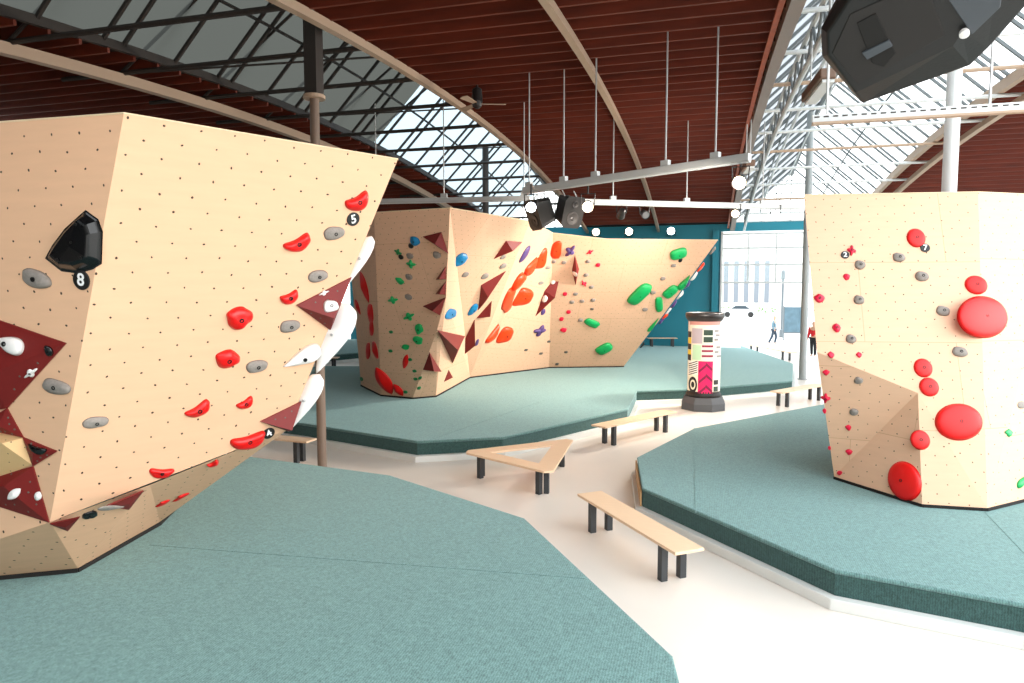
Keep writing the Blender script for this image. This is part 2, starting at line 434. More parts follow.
# ------------------------------------------------------------------ holds
def frame_at(pl, u, v, w, h, rot):
    """position, in-plane axes and half sizes of a hold that looks w x h pixels large, turned by rot degrees"""
    p = pl.at(u, v); a = math.radians(rot)
    du, dv = math.cos(a), -math.sin(a)
    e1 = (pl.at(u + du * w / 2, v + dv * w / 2) - pl.at(u - du * w / 2, v - dv * w / 2)) / 2
    x = e1.normalized(); y = pl.n.cross(x)
    # half height: solve so that the y axis spans h pixels across the hold's other direction
    q = p + y * .05
    def pix(s):
        d = s - C0; f = d.dot(FW); return V((512 + F * d.dot(RT) / f, 341.5 - F * d.dot(UP) / f))
    k = pix(q) - pix(p); pu = V((dv, -du))
    per = abs(k.dot(pu)) / .05
    return p, x, y, pl.n, e1.length, (h / 2) / max(per, 1e-3)

def outline(kind, t):
    c, s = math.cos(t), math.sin(t)
    def sup(n): 
        k = (abs(c) ** n + abs(s) ** n) ** (-1 / n); return c * k, s * k
    if kind == 'pebble': 
        x, y = sup(2.3); return x, y * (1 - .14 * x)
    if kind == 'ball': return c, s
    if kind == 'slab': 
        x, y = sup(3.0); return x * (1 - .12 * y), y * (1 - .18 * x)
    if kind == 'capsule': return sup(3.2)
    if kind == 'jug':
        x, y = sup(2.7); return x, y * (.78 + .2 * x) + .55 * x * x - .3
    if kind == 'chunk':
        x, y = sup(1.6); return x * (1 + .12 * math.sin(3 * t)), y
    if kind == 'petal': return c, s * (abs(s) ** .55) * 1.0
    if kind == 'wing': return c, s * (.62 + .45 * c)
    if kind == 'wedge': return c, s * (.55 - .45 * c)
    if kind == 'star':
        k = .78 + .26 * math.cos(4 * t + .6); return c * k, s * k
    if kind == 'crimp': return sup(2.6)
    return c, s

HGT = dict(pebble=.72, ball=.36, slab=.55, capsule=.75, jug=.85, chunk=.6, petal=.7, wing=.9, wedge=.9, star=.6, crimp=.6)
def hold_mesh(kind, a, b, seed):
    NA, NR = (40, 9) if max(a, b) > .1 else (24, 6)
    hmax = HGT[kind] * min(a, b)
    if kind == 'jug': hmax = HGT[kind] * b
    rs = V((seed * 3.1, seed * 1.7, seed * .7))
    v = []; f = []
    for i in range(NR + 1):
        r = 1 - i / NR
        if i == NR: r = 0
        for j in range(NA):
            t = 2 * PI * j / NA
            ox, oy = outline(kind, t)
            px, py_ = ox * r, oy * r
            if kind == 'jug': py_ = (oy - (.55 * ox * ox - .3)) * r + .55 * (ox * r) ** 2 - .3
            if kind in ('ball',): z = math.sqrt(max(0, 1 - r * r))
            elif kind in ('petal',): z = (1 - r) ** .8
            elif kind in ('capsule', 'wing', 'wedge'): z = math.sqrt(max(0, 1 - r ** 2.2))
            else: z = (1 - r ** 2.6) ** .6
            if kind == 'jug': z *= .75 + .4 * max(-1, min(1, (py_ + .1)))
            if kind == 'slab': z *= .8 + .3 * py_ + .1 * px
            if kind == 'pebble': z *= .9 + .2 * px
            if kind == 'wing': z *= .65 + .35 * px
            n = noise.noise(V((px * 1.3, py_ * 1.3, z)) + rs)
            amp = {'ball': .0, 'pebble': .10, 'jug': .12, 'slab': .07, 'chunk': .18, 'star': .15}.get(kind, .05)
            z = z * (1 + n * amp * 2)
            s = 1 + (n * amp if r < 1 else n * amp * .8)
            v.append(V((px * a * s, py_ * b * s, max(0, z) * hmax)))
    for i in range(NR):
        for j in range(NA):
            j2 = (j + 1) % NA
            f.append((i * NA + j, i * NA + j2, (i + 1) * NA + j2, (i + 1) * NA + j))
    f.append(tuple(reversed(range(NA))))
    return v, f, hmax
HSEED = [0]
def clean(me):
    import bmesh
    bm = bmesh.new(); bm.from_mesh(me); bmesh.ops.remove_doubles(bm, verts=bm.verts[:], dist=1e-5); bm.to_mesh(me); bm.free()
def put(me, name, mt, p, x, y, n):
    o = bpy.data.objects.new(name, me); COL.objects.link(o)
    if mt: me.materials.append(mt)
    o.matrix_world = Matrix(((x.x, y.x, n.x, p.x), (x.y, y.y, n.y, p.y), (x.z, y.z, n.z, p.z), (0, 0, 0, 1)))
    return o
def child_mesh(name, mb, mt, parent, smooth=False):
    me = bpy.data.meshes.new(name); me.from_pydata([tuple(q) for q in mb.v], [], mb.f); me.materials.append(mt)
    o = bpy.data.objects.new(name, me); COL.objects.link(o); o.parent = parent
    if smooth:
        for q in me.polygons: q.use_smooth = True
    return o
def hold(wall, kind, colr, u, v, w, h, rot, label, group=None, name='climbing_hold', lift=.0015):
    HSEED[0] += 1
    pl = surf(u, v) or WALLS[wall]
    p, x, y, n, a, b = frame_at(pl, u, v, w, h, rot)
    vs, fs, hm = hold_mesh(kind, a, b, HSEED[0])
    cs = abs(n.dot((C0 - p).normalized())); fl_ = .3 + .7 * cs; vs = [V((q.x, q.y, q.z * fl_)) for q in vs]; hm *= fl_
    me = bpy.data.meshes.new(name); me.from_pydata([tuple(q) for q in vs], [], fs); clean(me)
    for q in me.polygons: q.use_smooth = len(q.vertices) < 10
    o = put(me, name, M[colr], p + n * lift, x, y, n)
    tag(o, label, 'climbing hold', group)
    if min(w, h) > 8.5 and kind not in ('petal',):
        # bolt head set in the middle of the hold
        br = min(.016, .2 * min(a, b))
        zc = max((q[2] for q in vs if abs(q[0]) < a * .25 and abs(q[1]) < b * .4), default=hm)
        bb = MB().lathe([(br * 1.3, -.012), (br * 1.3, .003), (br * .75, .003), (br * .7, -.004)], (0, 0, zc), 14)
        child_mesh('bolt', bb, M['bolt'], o)
    return o

def text_mesh(s, size):
    cu = bpy.data.curves.new('digit', 'FONT'); cu.body = s; cu.size = size; cu.align_x = 'CENTER'; cu.align_y = 'CENTER'; cu.extrude = .001; cu.offset = size * .02
    ob = bpy.data.objects.new('digit_curve', cu); COL.objects.link(ob)
    dg = bpy.context.evaluated_depsgraph_get(); me = bpy.data.meshes.new_from_object(ob.evaluated_get(dg))
    bpy.data.objects.remove(ob); bpy.data.curves.remove(cu)
    return me
def num_tag(wall, s, u, v, w, rot, label):
    pl = surf(u, v) or WALLS[wall]; p, x, y, n, a, b = frame_at(pl, u, v, w, w, rot)
    r = (a + b) / 2
    mb = MB().lathe([(r, 0), (r, .008), (r * .94, .011), (r * .9, .0115)], (0, 0, 0), 28)
    me = bpy.data.meshes.new('number_tag'); me.from_pydata([tuple(q) for q in mb.v], [], mb.f)
    o = put(me, 'number_tag', M['tagb'], p + n * .0015, x, y, n)
    tag(o, label, 'number tag')
    tm = text_mesh(s, r * 1.75); tm.materials.append(M['tagw'])
    d = bpy.data.objects.new('digit', tm); COL.objects.link(d); d.parent = o; d.location = (0, 0, .0125)
    return o
def volume(wall, pts, apex, h, label, group=None, mt='vol', name='wall_volume', bolts=6):
    """a pyramid box screwed on the wall: footprint in the wall's plane, apex lifted off it"""
    gu = sum(q[0] for q in pts) / len(pts); gv = sum(q[1] for q in pts) / len(pts)
    pl = (surf(gu, gv) if wall[0] in 'MR' else None) or WALLS[wall]; name = 'climbing_volume'
    P = [pl.at(*q) + pl.n * .0015 for q in pts]
    ap = pl.at(*apex) + pl.n * h
    c = sum(P, V((0, 0, 0))) / len(P)
    x = (P[1] - P[0]).normalized(); y = pl.n.cross(x)
    loc = lambda q: V(((q - c).dot(x), (q - c).dot(y), (q - c).dot(pl.n)))
    if loc(P[0]).to_2d().to_3d().cross(loc(P[1]).to_2d().to_3d()).z < 0: P.reverse()
    q = [loc(k_) for k_ in P]; N = len(q)
    # a small rim first, then the sloping faces
    base = [k_.copy() for k_ in q]; rim = [k_ + V((0, 0, .012)) for k_ in q]
    vs = base + rim + [loc(ap)]
    fs = [tuple(reversed(range(N)))] + [(i, (i + 1) % N, N + (i + 1) % N, N + i) for i in range(N)] + [(N + i, N + (i + 1) % N, 2 * N) for i in range(N)]
    me = bpy.data.meshes.new(name); me.from_pydata([tuple(k_) for k_ in vs], [], fs)
    if mt == 'volply':
        me.update(); uvl = me.uv_layers.new(name='UVMap'); uv_face(me, uvl)
    o = put(me, name, M[mt], c, x, y, pl.n)
    tag(o, label, 'climbing volume', group); add_tris(o)
    if bolts:
        k_ = 0
        for i in range(N):
            a_, b_, t_ = vs[N + i], vs[N + (i + 1) % N], vs[2 * N]
            nn = (b_ - a_).cross(t_ - a_)
            if nn.length < 1e-5: continue
            nn.normalize()
            if nn.z < .25: continue
            for wgt in ((.6, .2, .2), (.2, .6, .2), (.34, .33, .33)):
                q_ = a_ * wgt[0] + b_ * wgt[1] + t_ * wgt[2]
                xx = (b_ - a_).normalized(); yy = nn.cross(xx)
                child_mesh('screw', MB().lathe([(.009, -.001), (.009, .002), (.004, .003)], q_, 8, (xx, yy, nn)), M['wire' if bolts > 6 else 'greyd'], o)
    return o, Plane(*[pl.at(*pts[0]), pl.at(*pts[1]), ap]) if len(pts) else None

# ---- nearest wall
hold('LF', 'jug', 'red', 357, 201, 25, 19, 22, 'red jug hold above the number 5 tag')
hold('LF', 'jug', 'red', 297, 243, 28, 17, 22, 'red jug hold below and beside the grey pebble near the number 5 tag')
hold('LF', 'jug', 'red', 289, 297, 19, 14, 18, 'small red jug touching the corner of the dark red triangle volume')
hold('LF', 'chunk', 'red', 239, 318, 27, 24, -12, 'chunky red diamond shaped hold in the middle of the near wall')
hold('LF', 'chunk', 'red', 227, 359, 26, 20, -8, 'chunky red hold under the red diamond shaped hold on the near wall')
hold('LF', 'jug', 'red', 198, 409, 27, 14, 30, 'long red curved jug on the near wall, second one up from the lower edge')
hold('LF', 'jug', 'red', 245, 403, 18, 11, 28, 'small red jug between the curved red jug and the lower triangle volume')
hold('LF', 'jug', 'red', 248, 440, 36, 17, 12, 'large glossy red jug at the lower edge beside the small black tag')
hold('LF', 'jug', 'red', 161, 472, 24, 12, -5, 'red jug right at the bottom edge of the near wall')
for u, v, w, h, t in ((334, 233, 21, 13, 'grey pebble hold beside the top red jugs, below the number 5 tag'),
                      (318, 276, 20, 12, 'grey pebble hold just above the dark red triangle volume'),
                      (290, 326, 21, 12, 'grey pebble hold just under the dark red triangle volume'),
                      (257, 366, 22, 12, 'grey pebble hold beside the lower chunky red hold'),
                      (96, 422, 27, 11, 'lone grey pebble hold by the lower corner of the near wall')):
    hold('LF', 'pebble', 'grey', u, v, w, h, 8, t)
hold('LF', 'wing', 'white', 302, 357, 42, 22, 27, 'white wing hold lying flat on the near wall close to its edge')
num_tag('LF', '5', 353, 219, 13, 18, 'round black tag with number 5')
num_tag('LF', '4', 268.5, 433, 11, 35, 'small round black tag beside the large red jug at the lower edge')
volume('LF', [(296, 305), (351, 277), (330, 330)], (326, 312), .16, 'dark red triangle volume with white holds near the right edge of the near wall')
volume('LF', [(260, 421), (301, 401), (288, 431)], (286, 424), .14, 'plain dark red triangle volume at the lower right edge of the near wall')
vp = Plane(WALLS['LF'].at(296, 305), WALLS['LF'].at(351, 277), WALLS['LF'].off(326, 312, .16)); WALLS['V1'] = vp
hold('V1', 'slab', 'white', 331, 306, 15, 12, 5, 'rounded white hold on the dark red triangle volume', lift=.0015)
hold('V1', 'star', 'white', 324, 293, 11, 5, 25, 'small white sliver hold on the dark red triangle volume', lift=.0015)
# shaded side
volume('LL', [(-70, 296), (67, 343), (8, 408), (-70, 420)], (0, 372), .10, 'largest dark red volume on the shaded side of the near wall')
volume('LL', [(-25, 427), (8, 408), (24, 437), (-4, 431)], (4, 424), .05, 'narrow dark red volume below the large one on the shaded side')
volume('LL', [(24, 437), (58, 451), (34, 466)], (38, 452), .05, 'small dark red triangle volume with a black hold on the shaded side')
volume('LL', [(34, 466), (50, 522), (-6, 504), (-40, 484)], (14, 482), .10, 'dark red volume with white holds at the lowest point of the shaded side')
volume('LL', [(-45, 424), (-2, 433), (23.5, 438), (33, 464), (-5, 481), (-50, 478)], (17, 438), .14, 'plain plywood volume at the picture edge between dark red volumes', mt='volply', bolts=0)
wl = WALLS['LL']
WALLS['V2'] = Plane(wl.at(67, 343), wl.at(8, 408), wl.off(0, 372, .10)); WALLS['V2t'] = Plane(wl.at(-70, 296), wl.at(67, 343), wl.off(0, 372, .10))
WALLS['V4'] = Plane(wl.at(24, 437), wl.at(58, 451), wl.off(38, 452, .05)); WALLS['V5'] = Plane(wl.at(34, 466), wl.at(50, 522), wl.off(14, 482, .10))
hold('V2t', 'wing', 'white', 9, 344, 32, 24, -20, 'big pale hold on the largest dark red volume', lift=.0015)
hold('V2t', 'pebble', 'blackh', 49, 351, 9, 11, 0, 'small black hold near the tip of the largest dark red volume', lift=.0015)
hold('V2', 'star', 'white', 31, 373, 16, 9, 40, 'black and white patterned hold on the largest dark red volume', lift=.0015)
hold('V4', 'jug', 'blackh', 37, 449, 20, 9, -20, 'black hold with white rim on the small dark red triangle volume', lift=.0015)
hold('V5', 'petal', 'white', 14, 494, 17, 9, 40, 'white streaked hold low on the shaded dark red volume', lift=.0015)
hold('V5', 'petal', 'white', 38, 496, 10, 8, 70, 'small white hold beside the white streaked one on the low dark red volume', lift=.0015)
hold('LL', 'pebble', 'grey', 37, 279, 31, 18, -14, 'grey pebble hold under the big black sloper')
hold('LL', 'pebble', 'grey', 57, 387, 29, 15, -10, 'grey pebble hold beside the largest dark red volume')
num_tag('LL', '8', 82, 280, 18, -12, 'round black tag with number 8 under the black sloper')
# faceted black sloper
pl = WALLS['LL']
ol = [(86, 213), (97, 221), (101, 232), (100, 262), (92, 267), (78, 271), (62, 269), (48, 258), (54, 247), (66, 231)]
il = [(84, 219), (92, 225), (95, 234), (94, 257), (88, 261), (78, 264), (65, 262), (56, 255), (61, 247), (71, 233)]
Pb = [pl.at(*q) + pl.n * .0015 for q in ol]; Pt = [pl.at(*q) + pl.n * .075 for q in il]
mb = MB(); N = len(Pb)
mb.add(Pb + Pt + [sum(Pt, V((0, 0, 0))) / N + pl.n * .012], [tuple(range(N))] + [(i, (i + 1) % N, N + (i + 1) % N, N + i) for i in range(N)] + [(N + i, N + (i + 1) % N, 2 * N) for i in range(N)])
o = mb.build('climbing_hold', M['blackh'], bevel=.02, seg=3); tag(o, 'big glossy black faceted sloper above the number 8 tag', 'climbing hold')
org = o.matrix_world.translation
for (u, v) in ((84, 224), (66, 259), (89, 257), (80, 242)):
    c = pl.off(u, v, .08) - org; ax = pl.n; x = ax.cross(V((0, 0, 1))).normalized(); y = ax.cross(x)
    child_mesh('bolt', MB().lathe([(.012, -.02), (.012, .006), (.006, .008)], c, 12, (x, y, ax)), M['bolt'], o)
# underside of the lower edge
volume('LU', [(50, 523), (68, 530), (80, 516)], (66, 523), .04, 'bright red triangle volume peeking from under the lower edge', bolts=0)
volume('LR', [(106, 505), (128, 509), (143, 490)], (127, 502), .03, 'red triangle volume under the lower edge beside a grey bar', bolts=0)
hold('LU', 'chunk', 'blackh', 90, 515, 15, 9, 30, 'black hold tucked under the lower edge of the near wall')
hold('LU', 'wedge', 'grey', 112, 507, 26, 6, 4, 'grey flat hold tucked under the lower edge beside the black one')
hold('LR', 'jug', 'red', 162, 503, 10, 4.5, 35, 'small red jug on the lit foot of the near wall, lower of two')
hold('LR', 'jug', 'red', 180, 497, 11, 5, 38, 'small red jug on the lit foot of the near wall, upper of two')
hold('LR', 'jug', 'red', 213, 463, 12, 5, 25, 'red jug at the meeting of the lower edge and the mat')
# white wings on the hidden side of the edge
SIDE = Plane(Bq, Cq, Cq + V((-.5, 1.2, 0)))
def wing(u0, v0, u1, v1, wpx, label):
    t = ((u0 + u1) / 2, (v0 + v1) / 2)
    # depth of the edge at this height
    best = min((abs((159 + (430 - 159) * k / 40) - t[1]), k) for k in range(41))[1] / 40
    ed = Bq.lerp(Cq, best); dep = (ed - C0).dot(FW) + .06
    a = pd(u0, v0, dep); b = pd(u1, v1, dep); L = (a - b).length / 2
    x = (a - b).normalized(); y = FW.cross(x).normalized(); n = x.cross(y)
    hw = wpx / 2 / F * dep / .86
    mb = MB(); NA, NL = 20, 16
    for i in range(NL + 1):
        s = -1 + 2 * i / NL; r = math.sqrt(max(0, 1 - s * s)) * (.62 + .45 * s) if abs(s) < 1 else 0
        for j in range(NA):
            an = 2 * PI * j / NA; mb.v.append((a + b) / 2 + x * (s * L) + y * (r * hw * math.cos(an)) + n * (r * hw * .55 * math.sin(an)))
    for i in range(NL):
        for j in range(NA): mb.f.append((i * NA + j, i * NA + (j + 1) % NA, (i + 1) * NA + (j + 1) % NA, (i + 1) * NA + j))
    o = mb.build('climbing_hold', M['white'], smooth=True); clean(o.data); tag(o, label, 'climbing hold')
    og = o.matrix_world.translation; c = a.lerp(b, .45) - n * 0 - og
    child_mesh('bolt', MB().lathe([(.014, -.02), (.014, .004), (.008, .006)], c - FW * hw * .52, 12, (x, y, -FW)), M['boltl'], o)
wing(372, 236, 346, 287, 17, 'white wing hold sticking out past the edge, topmost of three')
wing(349, 303, 316, 374, 36, 'broad white wing hold sticking out past the edge beside the triangle volume')
wing(320, 374, 288, 432, 24, 'white wing hold sticking out past the edge, lowest of three')

# ---- middle wall, shaded left panel
GRN = ['green', 'greend']
for u, v, w, h, c, t in ((415, 241, 9.5, 9.5, 'blue', 'blue round hold high on the shaded left panel of the middle wall'),
    (410, 256, 7, 6, 'grey', 'grey hold under the blue one on the shaded left panel, highest of a column'),
    (437, 255, 8, 7, 'grey', 'grey hold below the top dark red triangle near the corner of the middle wall'),
    (409, 277, 7, 6, 'grey', 'grey hold in the column on the shaded left panel, second from top'),
    (408.5, 297, 7, 6, 'grey', 'grey hold in the column on the shaded left panel, lowest of three'),
    (411, 246, 5, 5, 'tagb', 'small dark tag touching the blue hold on the shaded left panel'),
    (401, 257, 5, 5, 'tagb', 'small dark tag between two green holds high on the shaded left panel')):
    hold('ML', 'pebble', c, u, v, w, h, 0, t)
for u, v, w, h, rt, kd, c, t in ((398, 252, 8, 6, -20, 'star', 'greend', 'small dark green hold, the highest green hold of the shaded left panel'),
    (411, 264, 9, 9, 0, 'star', 'green', 'green three lobed hold between two grey holds on the shaded left panel'),
    (400, 281, 10, 6, -25, 'chunk', 'green', 'slanted green hold beside the grey column on the shaded left panel'),
    (393, 300, 10, 8, 15, 'star', 'green', 'green lobed hold beside the lowest grey hold of the column'),
    (409, 316.5, 12, 9, 30, 'star', 'green', 'green boomerang hold at mid height of the shaded left panel'),
    (419, 329, 9, 11, -30, 'chunk', 'green', 'upper of two large green holds near the edge of the shaded panel'),
    (418, 340, 10, 9, 0, 'chunk', 'green', 'lower of two large green holds near the edge of the shaded panel'),
    (405.5, 347, 8, 6, 10, 'chunk', 'green', 'green hold just above the small red hold on the shaded panel')):
    hold('ML', kd, c, u, v, w, h, rt, t)
for u, v in ((391, 332), (390.5, 351), (410, 359.5), (414.5, 371), (415.5, 379), (419, 388), (405.5, 392), (420, 378)):
    hold('ML', 'crimp', 'greend', u, v, 4, 3.2, 10, 'tiny green foothold low on the shaded left panel of the middle wall', 'tiny green footholds on the shaded panel')
hold('MLL', 'crimp', 'greend', 361.5, 379, 3, 4, 0, 'tiny green foothold at the far left bottom corner of the middle wall')
for u, v, w, h, rt, t in ((364.5, 287, 33, 6, 106, 'long upright red leaf hold at the left edge of the middle wall'),
    (357.8, 307, 16, 3.5, 112, 'thin red leaf hold at the very left of the middle wall'),
    (370.5, 313.5, 17, 8, 80, 'plump red leaf hold under the long upright one'),
    (371.5, 328.5, 13, 6, 78, 'red leaf hold hanging below the plump one'),
    (368.0, 351, 16, 6, 78, 'left half of a pair of red leaf holds meeting at the top'),
    (375.3, 350, 17, 6, 112, 'right half of a pair of red leaf holds meeting at the top'),
    (384, 381, 31, 13, 120, 'largest red leaf hold, low on the shaded panel'),
    (398.3, 390, 15, 7, 128, 'red leaf hold at the foot of the middle wall beside the largest leaf'),
    (405.5, 361.5, 15, 6, 75, 'slim red curved hold among small green footholds')):
    hold('ML' if u > 372 else 'MLL', 'petal', 'red', u, v, w, h, rt, t)
for pts, ap, h, t in (([(423, 236.5), (441.5, 232), (448.5, 253.5)], (440, 240), .22, 'dark red triangle volume at the top of the shaded panel'),
    ([(436, 279.5), (446, 266), (446, 279)], (444, 275), .2, 'dark red spike volume on the corner, upper of three'),
    ([(435.5, 294), (446, 281), (445.5, 294.5)], (443.5, 290), .2, 'dark red spike volume on the corner, middle of three'),
    ([(423, 306), (446, 297), (440, 315)], (438, 306), .25, 'dark red spike volume on the corner, lowest and longest of three'),
    ([(429.5, 352), (441.5, 371.5), (423, 369.5)], (431, 364), .25, 'dark red upright triangle volume low beside the corner')):
    volume('ML', pts, ap, h, t, bolts=0)
# ---- middle wall, lit panel by the corner
hold('MC', 'pebble', 'blue', 460, 259.5, 11, 13, 0, 'large blue hold near the top corner of the lit middle panel')
hold('MC', 'pebble', 'blue', 451, 314, 10.5, 11, 0, 'blue hold just above the big dark red arrow volume')
hold('MC', 'pebble', 'blue', 473, 309.5, 9, 9, 20, 'pale blue hold beside the tall dark red volume')
for u, v, w, t in ((465.5, 274.5, 6, 'grey hold below the large blue hold'), (485, 276, 6.5, 'grey hold at the top of the tall dark red volume'),
                   (503, 266, 6, 'grey hold under the top right dark red triangle, lower of two'), (503, 257, 5, 'grey hold under the top right dark red triangle, upper of two')):
    hold('MC', 'pebble', 'grey', u, v, w, w * .9, 0, t)
for pl_, pts, ap, h, t in (('MC', [(437, 330), (464.5, 336), (452.5, 363)], (447, 346), .3, 'big dark red arrow volume low on the corner of the middle wall'),
    ('MC', [(474.5, 319.5), (473.5, 341), (453, 363)], (470, 340), .25, 'dark red blade volume beside the big arrow volume'),
    ('MC', [(448.5, 370), (452, 377), (444, 381.5)], (449, 376), .12, 'tiny dark red triangle volume near the foot of the corner'),
    ('MC', [(494, 258.5), (506, 240.5), (522, 242)], (508, 246), .2, 'dark red triangle volume at the top of the lit middle panel'),
    ('MC', [(505.5, 271), (481, 285), (478, 310), (485, 302)], (484, 293), .18, 'tall dark red volume in the middle of the lit panel'),
    ('MC', [(491.5, 301), (476.5, 318), (487, 316)], (486, 312), .2, 'small dark red volume below the tall one')):
    volume(pl_, pts, ap, h, t, bolts=0)
# ---- middle wall, long face
def wl_of(u): return 'M3' if u < 551 else 'MM'
for u, v, w, h, rt, kd, t in ((556, 250, 18, 11, 80, 'slab', 'topmost tall orange hold in the diagonal line of orange holds'),
    (541, 259, 20, 11, 78, 'slab', 'tall orange hold second from the top of the diagonal'),
    (531, 266, 22, 10, 58, 'wedge', 'slanted orange hold third from the top of the diagonal'),
    (519, 279, 16, 11, 40, 'wedge', 'small orange wedge hold above the big round orange hold'),
    (523.5, 297, 18, 18, 0, 'slab', 'big round orange hold at the centre of the middle wall'),
    (508.5, 300, 24, 12, 55, 'chunk', 'ragged orange hold beside the big round orange hold'),
    (493, 333, 22, 8, 60, 'wedge', 'pointed orange hold low beside the square orange hold'),
    (505.5, 335, 14, 16, 0, 'slab', 'square orange hold, lowest of the orange holds')):
    hold(wl_of(u) if u > 515 else 'MC', kd, 'orange', u, v, w, h, rt, t)
for u, v, w, h, rt, kd, t in ((524.5, 254, 19, 4, 62, 'crimp', 'thin purple stick hold beside the orange diagonal'),
    (570, 251, 14, 9, 55, 'star', 'purple cluster hold at the top of the middle wall'),
    (540, 330.5, 13, 10, 10, 'star', 'purple cluster hold low on the middle wall'),
    (543, 312, 6, 4, 80, 'crimp', 'small purple hold at the lower tip of the long dark red diamond'),
    (477, 342.5, 4, 5, 30, 'crimp', 'small dark purple hold beside the dark red blade volume')):
    hold(wl_of(u) if u > 500 else 'MC', kd, 'purple', u, v, w, h, rt, t)
volume('MM', [(561, 270), (552.5, 297), (535.5, 316), (544.5, 291)], (549, 293), .3, 'long dark red diamond volume with white holds', bolts=0)
volume('MM', [(575, 255), (579, 269), (575.5, 285), (572, 270)], (575.5, 270), .25, 'short dark red diamond volume beside small pink holds', bolts=0)
hold('MM', 'pebble', 'white', 553, 282, 5, 4, 40, 'pale hold on the upper half of the long dark red diamond', lift=.0015)
hold('MM', 'pebble', 'white', 545, 299, 5, 7, -20, 'pale hold on the lower half of the long dark red diamond', lift=.0015)
hold('MM', 'pebble', 'white', 575, 274, 4, 5, 0, 'pale hold on the short dark red diamond', lift=.0015)
for u, v, w, h in ((590, 252, 8, 4), (584, 283.5, 5, 7)): hold('MM', 'star', 'pink', u, v, w, h, 30, 'red lobed hold beside the short dark red diamond, ' + ('upper' if v < 260 else 'lower') + ' of two')
hold('MM', 'chunk', 'pink', 563.5, 330, 7, 4.5, 20, 'flat pink hold low in the scatter of small holds')
for u, v in ((598, 265), (565, 294), (568.5, 312), (561.5, 319)): hold('MM', 'crimp', 'pink', u, v, 4.5, 4, 0, 'small round pink hold in the scatter right of the dark red diamonds', 'small pink holds on the middle wall')
for u, v in ((549, 341.5), (526, 350), (541, 353.5), (566, 352), (557, 364), (592, 309)): hold(wl_of(u), 'crimp', 'greyd', u, v, 3.6, 2.4, 0, 'tiny dark foothold near the foot of the middle wall', 'tiny dark footholds on the middle wall')
for u, v in ((553.5, 261.5), (564, 262.5), (548, 267.5), (541, 283), (588, 261.5), (586, 275), (591.5, 287), (572, 302), (582, 301), (580.5, 320), (575.5, 294), (593, 300)):
    hold(wl_of(u), 'pebble', 'grey', u, v, 5, 3.4, 0, 'small grey hold in the middle of the long face among orange and pink holds', 'small grey holds on the middle wall')
for u, v, w, h, rt, kd, t in ((592, 323, 15, 7.5, -25, 'capsule', 'short green capsule hold sloping down, left of the larger green ones'),
    (604, 348.5, 17, 9, 28, 'capsule', 'green capsule hold lowest on the middle wall'),
    (639.5, 294, 28, 12, 45, 'capsule', 'longest green capsule hold on the middle wall'),
    (678.5, 253.5, 18, 10, 15, 'capsule', 'topmost green capsule hold by the prow'),
    (659, 304.5, 15, 8, 95, 'capsule', 'upright green capsule hold near the prow edge'),
    (670.5, 291.5, 17, 9, 40, 'capsule', 'green capsule hold between the upright one and the green wedge'),
    (684, 282.5, 19, 9, 52, 'wedge', 'green wedge hold against the prow edge'),
    (653, 325, 18, 5, 52, 'wedge', 'slim green wedge hold low on the prow edge')):
    hold('MM', kd, 'green', u, v, w, h, rt, t)
for u, v in ((673.5, 265.5), (663, 278.5), (653, 292.5), (645, 309.5)): hold('MM', 'pebble', 'grey', u, v, 5.5, 3.6, 0, 'small grey hold in the line between green capsules on the prow', 'grey holds on the prow')
hold('MM', 'pebble', 'tagb', 680.5, 260, 4, 4.5, 0, 'small dark tag under the topmost green capsule hold')
# holds on the hidden side of the prow, seen past its edge
sn = (T6 - b5).cross(V((0, 1, 0))).normalized()
if sn.x < 0: sn = -sn
for f_, c, w, t in ((.93, 'grey', .16, 'grey hold poking past the top of the prow edge'), (.80, 'orange', .2, 'orange hold poking past the upper prow edge'), (.73, 'white', .2, 'white hold poking past the prow edge below the orange one'),
    (.66, 'purple', .18, 'purple hold poking past the prow edge beside the green wedge'), (.575, 'white', .2, 'white hold poking past the middle of the prow edge'), (.50, 'purple', .2, 'purple hold poking past the middle of the prow edge'),
    (.44, 'white', .18, 'white hold poking past the lower prow edge'), (.395, 'orange', .2, 'orange hold poking past the lower prow edge'), (.36, 'purple', .2, 'purple hold poking past the prow edge, lowest purple one'), (.17, 'tagb', .15, 'small black hold poking past the prow edge near the mat')):
    e = (b5.lerp(pr, f_ / .37) if f_ < .37 else pr.lerp(T6, (f_ - .37) / .63)) + V((0, .16, .02)) + sn * .05
    HSEED[0] += 1
    vs, fs, hm = hold_mesh('chunk', w, w * .7, HSEED[0])
    me = bpy.data.meshes.new('climbing_hold'); me.from_pydata([tuple(q) for q in vs], [], fs); clean(me)
    x = (T6 - b5).normalized(); o = put(me, 'climbing_hold', M[c], e, x, sn.cross(x), sn); tag(o, t, 'climbing hold')

